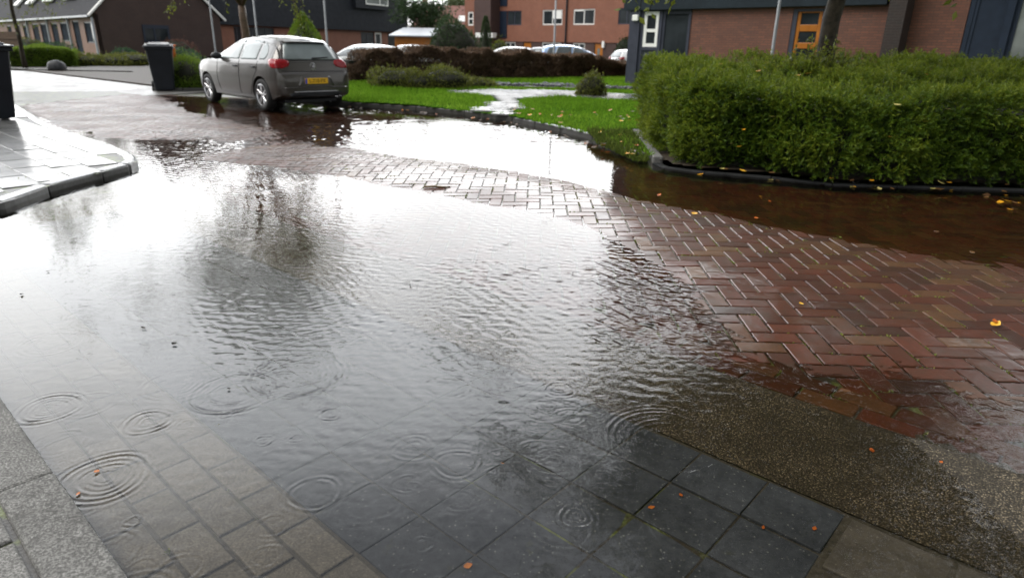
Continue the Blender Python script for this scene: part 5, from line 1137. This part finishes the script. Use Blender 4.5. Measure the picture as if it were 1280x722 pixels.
# door
fr = MB(); fr.box(rdoor[0], rdoor[0]+.13, .02, .12, rdoor[2], rdoor[3]-.07); fr.box(rdoor[1]-.07, rdoor[1], .02, .12, rdoor[2], rdoor[3]-.07); fr.box(rdoor[0], rdoor[1], .02, .12, rdoor[3]-.068, rdoor[3])
fr.build('door_frame', M['grey_paint'], hr.root)
da, db, dc, dd_ = rdoor[0]+.135, rdoor[1]-.075, rdoor[2], rdoor[3]-.072; g1 = [hr.at(1007, 16.4)[1], hr.at(1007, 31)[1]]; g2 = [hr.at(1003, 39.5)[1], hr.at(1003, 53.5)[1]]; wd = .14*(db-da)
dr = MB(); dr.box(da, da+wd, .05, .11, dc, dd_); dr.box(db-wd, db, .05, .11, dc, dd_); edges = [dc]+[g2[1]-.62, g2[1]-.16]+[g2[1], g2[0], g1[1], g1[0]]+[dd_]
for lo, hi in ((dc, g2[1]-.62), (g2[1]-.16, g2[1]), (g2[0], g1[1]), (g1[0], dd_)): dr.box(da+wd+.002, db-wd-.002, .052, .108, lo, hi)
dro = dr.build('door', M['orange_wood'], hr.root, bevel=.008)
for lo, hi in ((g2[1]-.62, g2[1]-.16), (g2[1], g2[0]), (g1[1], g1[0])): MB().box(da+wd, db-wd, .075, .085, lo+.002, hi-.002).build('pane', M['glass'], dro)
MB().tube([(db-.06, .0, 1.0), (db-.06, .0, 1.12)], .012, 6).build('door_handle', M['alloy'], dro)
lb = hr.at(1031, 25); hr.box('doorbell', 'white', lb[0]-.04, lb[0]+.05, -.06, -.003, lb[1]-.09, lb[1]+.09, bevel=.01)
# buttress wall and the panelled bay beyond it
b0 = hr.at(1109, 20, -.7); b1 = hr.at(1131, 20, -.7); hr.box('buttress', 'brick_dark', b0[0], b1[0], -.70, -.004, 0, 5.5)
hr.wall(xr+.02, xs_end, 0, 5.6, [(xr+.12, rp[1]-.04, .95, 2.75), (rp[1]+.14, xs_end-.6, .95, 2.75)], M['blue_paint'], name='bay_front', y=-.02)
hr.window((xr+.12, rp[1]-.04, .95, 2.75), 'blue_paint', 'blue_panel' if 'blue_panel' in M else 'blue_paint', .07, (), (), .03, name='bay_panel'); hr.window((rp[1]+.14, xs_end-.6, .95, 2.75), 'blue_paint', 'glass_pale', .08, (.5,), (), .03)
hr.box('bay_post', 'blue_paint', rp[1]-.03, rp[1]+.12, -.10, -.022, 0, 5.5)
mb = MB(); mb.box(xc0-.2, xs_end, .26, 8.0, 0, 5.58); mb.build('house_block', M['brick_right'], hr.root)
mb = MB(); mb.add([(xc0-.5, -.5, 5.61), (xs_end+.3, -.5, 5.61), (xs_end+.3, 4.2, 8.6), (xc0-.5, 4.2, 8.6), (xc0-.5, 8.6, 5.61), (xs_end+.3, 8.6, 5.61)], [(0, 1, 2, 3), (3, 2, 5, 4), (0, 3, 4), (1, 5, 2), (0, 4, 5, 1)]); mb.build('roof', M['roof_tile'], hr.root)
# -- flats behind the car park
pf = aty(760, 60, 58); fl = Facade('apartment_block', (pf.x, pf.y), AE, 'orange-brown brick block of flats with white framed windows behind the car park', 'flats', -.35)
c2_ = lambda x, y: (560+x/5.12, y/5.12)
def fr_(x0, y0, x1, y1): return fl.rect(*c2_(x0, y0), *c2_(x1, y1))
W1 = [fr_(380, 72, 470, 163), fr_(605, 66, 732, 162), fr_(802, 60, 938, 160), fr_(1090, 48, 1200, 157)]
zt = sum(w[3] for w in W1)/4; zb_ = sum(w[2] for w in W1)/4; W1 = [(w[0], w[1], zb_, zt) for w in W1]
zpl = fl.at(*c2_(700, 271))[1]; fx0 = fl.at(*c2_(285, 200))[0]; fx1 = 14.0
hts = zt-zb_; W2 = [(w[0], w[1], zb_+2.75, zt+2.75) for w in W1]
FT = 6.4; fl.wall(fx0, fx1, zpl, FT, W1, M['brick_flat'])
G1 = [fr_(362, 275, 428, 330), fr_(598, 275, 720, 330), fr_(795, 275, 872, 330), fr_(1076, 275, 1112, 335)]; zg = zpl-.04
G1 = [(g[0], g[1], zg-1.15, zg) for g in G1]; D1 = [fr_(478, 275, 528, 380), fr_(932, 275, 988, 380)]; D1 = [(g[0], g[1], .05, zg) for g in D1]
fl.wall(fx0, fx1, 0, zpl-.002, G1+D1, M['brick_plinth'], name='ground_floor_wall', y=.06)
for k, w in enumerate(W1): fl.window(w, 'white' if k % 4 in (1, 2) else 'grey_paint', 'glass', .09, (.5,), (), .08)
for w in (W1[1], W1[2]): fl.box('vent_panel', 'white', w[0]+.08 if w is W1[2] else w[0]+(w[1]-w[0])*.5, w[0]+(w[1]-w[0])*(.48 if w is W1[2] else .95), .0, .045, w[3]-.72 if w is W1[1] else w[3]-.16, w[3]-.08)
for w in G1: fl.window(w, 'white', 'glass', .10, (.5,), (), .14)
for g in D1:
    dd0 = fl.box('door', 'orange_wood', g[0]+.05, g[1]-.05, .12, .17, .05, zg-.05); fl.box('pane', 'glass_pale', g[0]+(g[1]-g[0])*.35, g[0]+(g[1]-g[0])*.62, .10, .119, zg-.95, zg-.4, parent=dd0)
for x0, x1 in ((765, 752),):
    xp = fl.at(*c2_(760, 130))[0]; MB().tube([(xp, -.09, 0), (xp, -.09, FT-.1)], .07, 8).build('downpipe', M['black_plastic'], fl.root)
bp = fr_(333, 72, 378, 245); fl.box('blue_panel', 'blue_paint', bp[0], bp[1], -.06, -.004, bp[2], bp[3]); fl.box('blue_panel', 'blue_paint', bp[0], bp[1], -.06, -.004, bp[2]+2.75, min(FT-.1, bp[3]+2.75))
t0_, t1_ = fl.at(*c2_(168, 120), -1.2)[0], fl.at(*c2_(272, 120), -1.2)[0]
fl.box('stair_tower', 'brick_dark' if False else 'brick_plinth', t0_, t1_, -1.2, .3, 0, FT+.25)
l0 = fl.at(*c2_(108, 120))[0]; wl_ = fr_(128, 84, 162, 165); wl_ = (wl_[0], wl_[1], zb_, zt); fl.wall(l0, t0_+.3, 0, FT, [wl_], M['brick_flat'], name='wall'); fl.window(wl_, 'white', 'glass', .12, (), (.5,), .06)
fl.wall(t1_-.3, fx0-.003, 0, FT, [], M['brick_plinth'], name='wall')
cn = [fl.at(*c2_(182, 225), -1.6), fl.at(*c2_(292, 225), -1.6)]; fl.box('canopy', 'white', cn[0][0], cn[1][0], -1.75, -1.21, cn[0][1]-.22, cn[0][1]+.2)
MB().tube([(fx0-.15, -.1, 0), (fx0-.15, -.1, FT-.1)], .08, 8).build('downpipe', M['black_plastic'], fl.root)
wl2 = fl.at(*c2_(995, 278)); fl.box('wall_lamp', 'white', wl2[0]-.1, wl2[0]+.12, -.10, .055, wl2[1]-.35, wl2[1]+.15)
MB().box(l0, fx1, .32, 10, 0, FT-.05).build('block', M['brick_flat'], fl.root); MB().box(l0-.2, fx1+.2, -.3, 10.3, FT+.26, FT+.5).build('roof', M['lead'], fl.root)
# -- slate-clad building in the middle left
q0, q1 = aty(233, 29, 62), aty(506, 41, 92); ad = math.atan2(q1.y-q0.y, q1.x-q0.x); LD = (q1-q0).xy.length
sl = Facade('slate_clad_building', (q0.x, q0.y), ad, 'dark slate-clad building with salmon brick ground floor behind the slim tree', 'building')
c3_ = lambda x, y: (220+x/4.27, y/4.27)
zc = (q0.z+q1.z)/2
def sx(x, y=150): return sl.at(*c3_(x, y))[0]
sl.box('cladding', 'clad', -.5, LD, -.5, 9, zc, 8.2)
MB().add([(-.8,-.8,8.203),(LD+.3,-.8,8.203),(LD+.3,4.2,11),(-.8,4.2,11),(-.8,9.2,8.203),(LD+.3,9.2,8.203)], [(0,1,2,3),(3,2,5,4),(0,3,4),(1,5,2)]).build('roof', M['roof_tile'], sl.root)
holes = []
for a, b, kind in [(45, 100, 'w'), (306, 345, 'w'), (385, 430, 'w'), (432, 522, 'w'), (690, 765, 'w'), (984, 1056, 'w'), (1128, 1205, 'e')]:
    holes.append((sx(a), sx(b), .9 if kind == 'w' else .02, zc-.12))
dh = (sx(1060), sx(1097), .05, zc-.1); hs = [h for h in holes]+[dh]
sl.wall(-.4, LD-.1, 0, zc-.003, hs, M['brick_flat'])
for h in holes[:-1]: sl.window(h, 'grey_paint', 'glass', .08, (.5,), (), .1)
sl.window(dh, 'white', 'glass', .22, (), (.4,), .1, name='door')
MB().box(holes[-1][0], holes[-1][1], .31, 1.2, .02, zc-.14).build('porch', M['black_plastic'], sl.root)
d0, d1 = sl.at(*c3_(960, 20), -1.0)[0], sl.at(*c3_(1135, 20), -1.0)[0]; zd = sl.at(*c3_(1050, 50), -1.0)[1]
bay = sl.box('bay_window', 'clad', d0, d1, -1.0, -.502, zd, zd+2.6); 
zw = sl.at(*c3_(1080, 31), -1.0)[1]; w0 = sl.at(*c3_(1012, 20), -1.0)[0]
wn = sl.window((w0, d1-.15, zw, zw+1.9), 'white', 'glass_pale', .14, (.62,), (.55,), -1.03)
MB().box(-.3, LD-.2, .32, 8.8, 0, zc-.01).build('block', M['brick_gable'], sl.root)
# -- terraced row on the far left with its brown gable, toned dark as if shaded
pc = aty(116, 16, 54); tr_ = Facade('terraced_house', (pc.x, pc.y), R(-45), 'long salmon brick terraced row with dark tiled roof and shade-toned brown gable at far left', 'house')
ze = pc.z; LT = 62.0; c5_ = lambda x, y: (x/5.333, y/5.333)
TW = []
for a, b, z0_, z1_ in [(565, 637, .95, ze-.62), (490, 532, .1, ze-.50), (405, 452, 1.0, ze-.58), (345, 386, .3, ze-.6), (272, 316, .3, ze-.6), (218, 258, .3, ze-.6), (155, 190, .6, ze-.65), (105, 135, .9, ze-.65), (50, 78, .9, ze-.7)]:
    a_x = tr_.at(*c5_(a, 200))[0]; b_x = tr_.at(*c5_(b, 200))[0]; TW.append((a_x, min(b_x, -.25), z0_, z1_))
tr_.wall(-LT, 0, 0, ze, TW, M['brick_row'])
for k, w in enumerate(TW): tr_.window(w, 'blue_paint', 'glass_matt', .10, (.6,) if k == 0 else (), (), .08, name='window')
tr_.box('curtain', 'glass_pale', TW[0][0]+(TW[0][1]-TW[0][0])*.62, TW[0][1]-.12, .04, .078, 1.1, ze-.75)
gy = 9.6; rz_ = ze+gy/2*1.0
MB().add([(0,0,0),(0,gy,0),(0,gy,ze),(0,gy/2,rz_),(0,0,ze)], [(0,1,2,3,4)]).build('gable_wall', M['brick_gable'], tr_.root, fix=False)
MB().add([(.25,-.35,ze-.25),(-LT,-.35,ze-.25),(-LT,gy/2,rz_+.12),(.25,gy/2,rz_+.12),(-LT,gy+.35,ze-.25),(.25,gy+.35,ze-.25)], [(0,1,2,3),(3,2,4,5)]).build('roof', M['roof_tile'], tr_.root)
MB().box(-LT, .2, -.50, -.36, ze-.32, ze-.18).build('gutter', M['lead'], tr_.root)
MB().tube([(.24,-.40,ze-.22),(.24,gy/2,rz_+.2)], .10, 6).build('verge', M['white'], tr_.root); MB().tube([(.24,gy+.40,ze-.22),(.24,gy/2,rz_+.2)], .10, 6).build('verge', M['white'], tr_.root)
for a in (637, 470, 330, 195): 
    xa = tr_.at(*c5_(a, 200))[0]; MB().tube([(min(xa, -.08), -.12, 0), (min(xa, -.08), -.12, ze-.3)], .085, 8).build('downpipe', M['lead'], tr_.root)
for a, b, yy in [(585, 652, .30), (428, 492, .62), (288, 350, .62), (172, 216, .62), (92, 118, .62)]:
    fz = 1.35 if yy > .5 else 2.1; xa, xb = tr_.at(*c5_(a, 30), fz-.35)[0], tr_.at(*c5_(b, 30), fz-.35)[0]; z_ = ze+fz-.05
    rb = MB(); rb.add([(xa, fz-.35, z_), (xb, fz-.35, z_), (xb, fz+.75, z_+1.1), (xa, fz+.75, z_+1.1), (xa, fz-.45, z_+.1), (xb, fz-.45, z_+.1), (xb, fz+.65, z_+1.2), (xa, fz+.65, z_+1.2)], [(4,5,6,7),(0,1,5,4),(1,2,6,5),(2,3,7,6),(3,0,4,7)])
    ro = rb.build('skylight', M['white'], tr_.root)
    MB().add([(xa+.12, fz-.38, z_+.22), (xb-.12, fz-.38, z_+.22), (xb-.12, fz+.55, z_+1.15), (xa+.12, fz+.55, z_+1.15)], [(0,1,2,3)]).build('pane', M['glass'], ro)
gw = [tr_.at(px, py, side=0.0) for px, py in ((177, 31), (210, 31), (177, 53))]
ya, yb, zw1, zw0 = gw[0][0], gw[1][0], gw[0][1], max(.8, gw[2][1])
gm = MB(); 
for y0_, y1_ in ((ya, ya+.14), (yb-.14, yb), (ya+(yb-ya)*.4, ya+(yb-ya)*.4+.12)): gm.box(.003, .09, y0_, y1_, zw0, zw1)
gm.box(.004, .10, ya+.141, yb-.141, zw1-.28, zw1-.002); gm.box(.004, .10, ya+.141, yb-.141, zw0+.002, zw0+.12)
gwo = gm.build('gable_window', M['blue_paint'], tr_.root); MB().box(.005, .03, ya+.145, yb-.145, zw0+.122, zw1-.283).build('pane', M['glass'], gwo)
tr_.box('brick_backing', 'brick_gable', -LT+.3, -.05, .32, gy-.1, 0, ze-.3)
# small hut by the bushes of the row, low shed with orange front, faded red roof far behind
p = aty(690/8, 50, 46)
sh = aty(522, 47, 66); shed = Facade('low_shed', (sh.x, sh.y), R(-5), 'low flat-roofed shed with grey roof and orange front beyond the dark hedge', 'shed')
shed.box('front', 'orange_wood', -2.2, 2.2, 0, 4, 0, sh.z+.15); MB().add([(-2.6,-.6,sh.z+.16),(2.6,-.6,sh.z+.16),(2.6,5,sh.z+.95),(-2.6,5,sh.z+.95),(-2.6,-.6,sh.z+.06),(2.6,-.6,sh.z+.06)], [(0,1,2,3),(0,4,5,1)]).build('roof', M['lead'], shed.root)
fh = aty(560, 36, 100); far = Facade('far_house', (fh.x, fh.y), R(-8), 'distant house with a faded red tiled roof between the dark tree and the flats', 'house')
far.box('wall', 'brick_row', -5, 7, 0, 8, 0, fh.z); MB().add([(-5.4,-.4,fh.z-.1),(7.4,-.4,fh.z-.1),(7.4,4,fh.z+3.2),(-5.4,4,fh.z+3.2),(-5.4,8.4,fh.z-.1),(7.4,8.4,fh.z-.1)], [(0,1,2,3),(3,2,5,4),(0,3,4),(1,5,2)]).build('roof', M['roof_pink'], far.root)
MB().add([(1.2,.9,fh.z+1.0),(2.9,.9,fh.z+1.0),(2.9,1.9,fh.z+1.8),(1.2,1.9,fh.z+1.8)], [(0,1,2,3)]).build('skylight', M['white'], far.root)
MB().box(-4.6, -3.9, 3.2, 3.9, fh.z+2, fh.z+4.0).build('chimney', M['brick_row'], far.root)
lh = Facade('brick_house', (-13.9, 8.8), AE+math.pi, 'unseen brick house added at the left to darken the side of the grey hatchback', 'house')  # out-of-view house, added so the car's side mirrors something dark
LHW = [(k*3.3+1.0, k*3.3+2.6, .9, 2.3) for k in range(7)]; lh.wall(0, 23, 0, 5.4, LHW+[(a, b, 3.4, 4.7) for a, b, _, _ in LHW], M['brick_dark'])
for w__ in LHW+[(a, b, 3.4, 4.7) for a, b, _, _ in LHW]: lh.window(w__, 'white', 'glass_matt', .08, (.5,))
MB().box(0, 23, .31, 8, 0, 5.38).build('block', M['brick_dark'], lh.root)
MB().add([(-.3,-.5,5.41),(23.3,-.5,5.41),(23.3,4,8.8),(-.3,4,8.8),(-.3,8.5,5.41),(23.3,8.5,5.41)], [(0,1,2,3),(3,2,5,4),(0,3,4),(1,5,2),(0,4,5,1)]).build('roof', M['roof_tile'], lh.root)
# brown wooden fence of the front garden at far left
fa, fb = aty(-30, 60, 37), aty(26, 60, 36)
fe = empty('garden_fence', (fb.x, fb.y, 0), math.atan2(fa.y-fb.y, fa.x-fb.x), 'brown board fence at the far left edge below the terraced row', 'fence')
for k in range(14): MB().box(k*.17, k*.17+.155, -.02, .02, .05, 1.55).build('board', M['bark_light'], fe)
for k in range(2): MB().box(0, 2.36, .022, .06, .4+k*.8, .5+k*.8).build('rail', M['bark_light'], fe)

# ------------------------------------------------------------------ light
SKY_L = 25.5
SUN_EL, SUN_AZ = R(55), R(-105)                     # azimuth measured from +Y (view direction) towards +X
w = bpy.data.worlds.new('World'); SC.world = w; w.use_nodes = True; nt = w.node_tree; nt.nodes.clear()
out = nt.nodes.new('ShaderNodeOutputWorld'); bg = nt.nodes.new('ShaderNodeBackground'); sky = nt.nodes.new('ShaderNodeTexSky')
sky.sky_type = 'NISHITA'; sky.sun_disc = False; sky.sun_elevation = SUN_EL; sky.sun_rotation = SUN_AZ; sky.air_density = 1.0; sky.dust_density = 1.0; sky.ozone_density = 1.0
def wn_(t, **kw):
    n = nt.nodes.new(t)
    for k, v in kw.items(): setattr(n, k, v)
    return n
def wl_k(a, b): nt.links.new(a, b)
hs = wn_('ShaderNodeHueSaturation'); hs.inputs['Saturation'].default_value = .25; wl_k(sky.outputs[0], hs.inputs['Color'])
# the overcast: a bright band of thin cloud low ahead, thicker and greyer cloud overhead and behind
tc = wn_('ShaderNodeTexCoord'); sp = wn_('ShaderNodeSeparateXYZ'); wl_k(tc.outputs['Generated'], sp.inputs[0])
rp_ = wn_('ShaderNodeValToRGB'); wl_k(sp.outputs[2], rp_.inputs[0]); el = rp_.color_ramp.elements
CLOUD = [(0.0, (.52,.515,.51)), (.12, (.74,.74,.735)), (.30, (.86,.87,.88)), (.45, (.96,.985,1.01)), (.53, (.92,.95,.985)), (.65, (.31,.325,.355)), (1.0, (.15,.158,.17))]
while len(el) < len(CLOUD): el.new(.5)
for e_, (p_, c_) in zip(el, CLOUD): e_.position = p_; e_.color = (*c_, 1)
dt = wn_('ShaderNodeVectorMath', operation='DOT_PRODUCT'); wl_k(tc.outputs['Generated'], dt.inputs[0]); dt.inputs[1].default_value = (-.25, .97, 0)
az = wn_('ShaderNodeMapRange'); wl_k(dt.outputs['Value'], az.inputs[0]); az.inputs[1].default_value = .25; az.inputs[2].default_value = .85; az.inputs[3].default_value = .20; az.inputs[4].default_value = 1.0
cn_ = wn_('ShaderNodeTexNoise'); wl_k(tc.outputs['Generated'], cn_.inputs['Vector']); cn_.inputs['Scale'].default_value = 3.2; cn_.inputs['Detail'].default_value = 4
cm_ = wn_('ShaderNodeMapRange'); wl_k(cn_.outputs[0], cm_.inputs[0]); cm_.inputs[1].default_value = .3; cm_.inputs[2].default_value = .7; cm_.inputs[3].default_value = .82; cm_.inputs[4].default_value = 1.12
m1 = wn_('ShaderNodeMath', operation='MULTIPLY'); wl_k(az.outputs[0], m1.inputs[0]); wl_k(cm_.outputs[0], m1.inputs[1])
m2 = wn_('ShaderNodeMath', operation='MULTIPLY'); wl_k(m1.outputs[0], m2.inputs[0]); m2.inputs[1].default_value = SKY_L
vm = wn_('ShaderNodeVectorMath', operation='SCALE'); wl_k(rp_.outputs[0], vm.inputs[0]); wl_k(m2.outputs[0], vm.inputs['Scale'])
mx_ = wn_('ShaderNodeMix', data_type='RGBA'); mx_.inputs[0].default_value = .85; wl_k(hs.outputs[0], mx_.inputs[6]); wl_k(vm.outputs[0], mx_.inputs[7])
wl_k(mx_.outputs[2], bg.inputs[0]); bg.inputs[1].default_value = .12; wl_k(bg.outputs[0], out.inputs[0])
sd = bpy.data.lights.new('sun', 'SUN'); sd.energy = 1.5; sd.angle = R(40); sd.color = (1, .97, .92); so = bpy.data.objects.new('sun', sd); COL.objects.link(so)
dv = Vector((math.sin(SUN_AZ)*math.cos(SUN_EL), math.cos(SUN_AZ)*math.cos(SUN_EL), math.sin(SUN_EL))); so.rotation_euler = dv.to_track_quat('Z', 'Y').to_euler()
vs_ = SC.view_settings; vs_.view_transform = 'Standard'; vs_.look = 'None'; vs_.exposure = 1.3; vs_.gamma = 1.0; vs_.use_curve_mapping = False
SC.cycles.max_bounces = 8; SC.cycles.transparent_max_bounces = 12; SC.cycles.caustics_reflective = False; SC.cycles.caustics_refractive = False
SC.cycles.use_denoising = True; SC.cycles.sample_clamp_indirect = 12
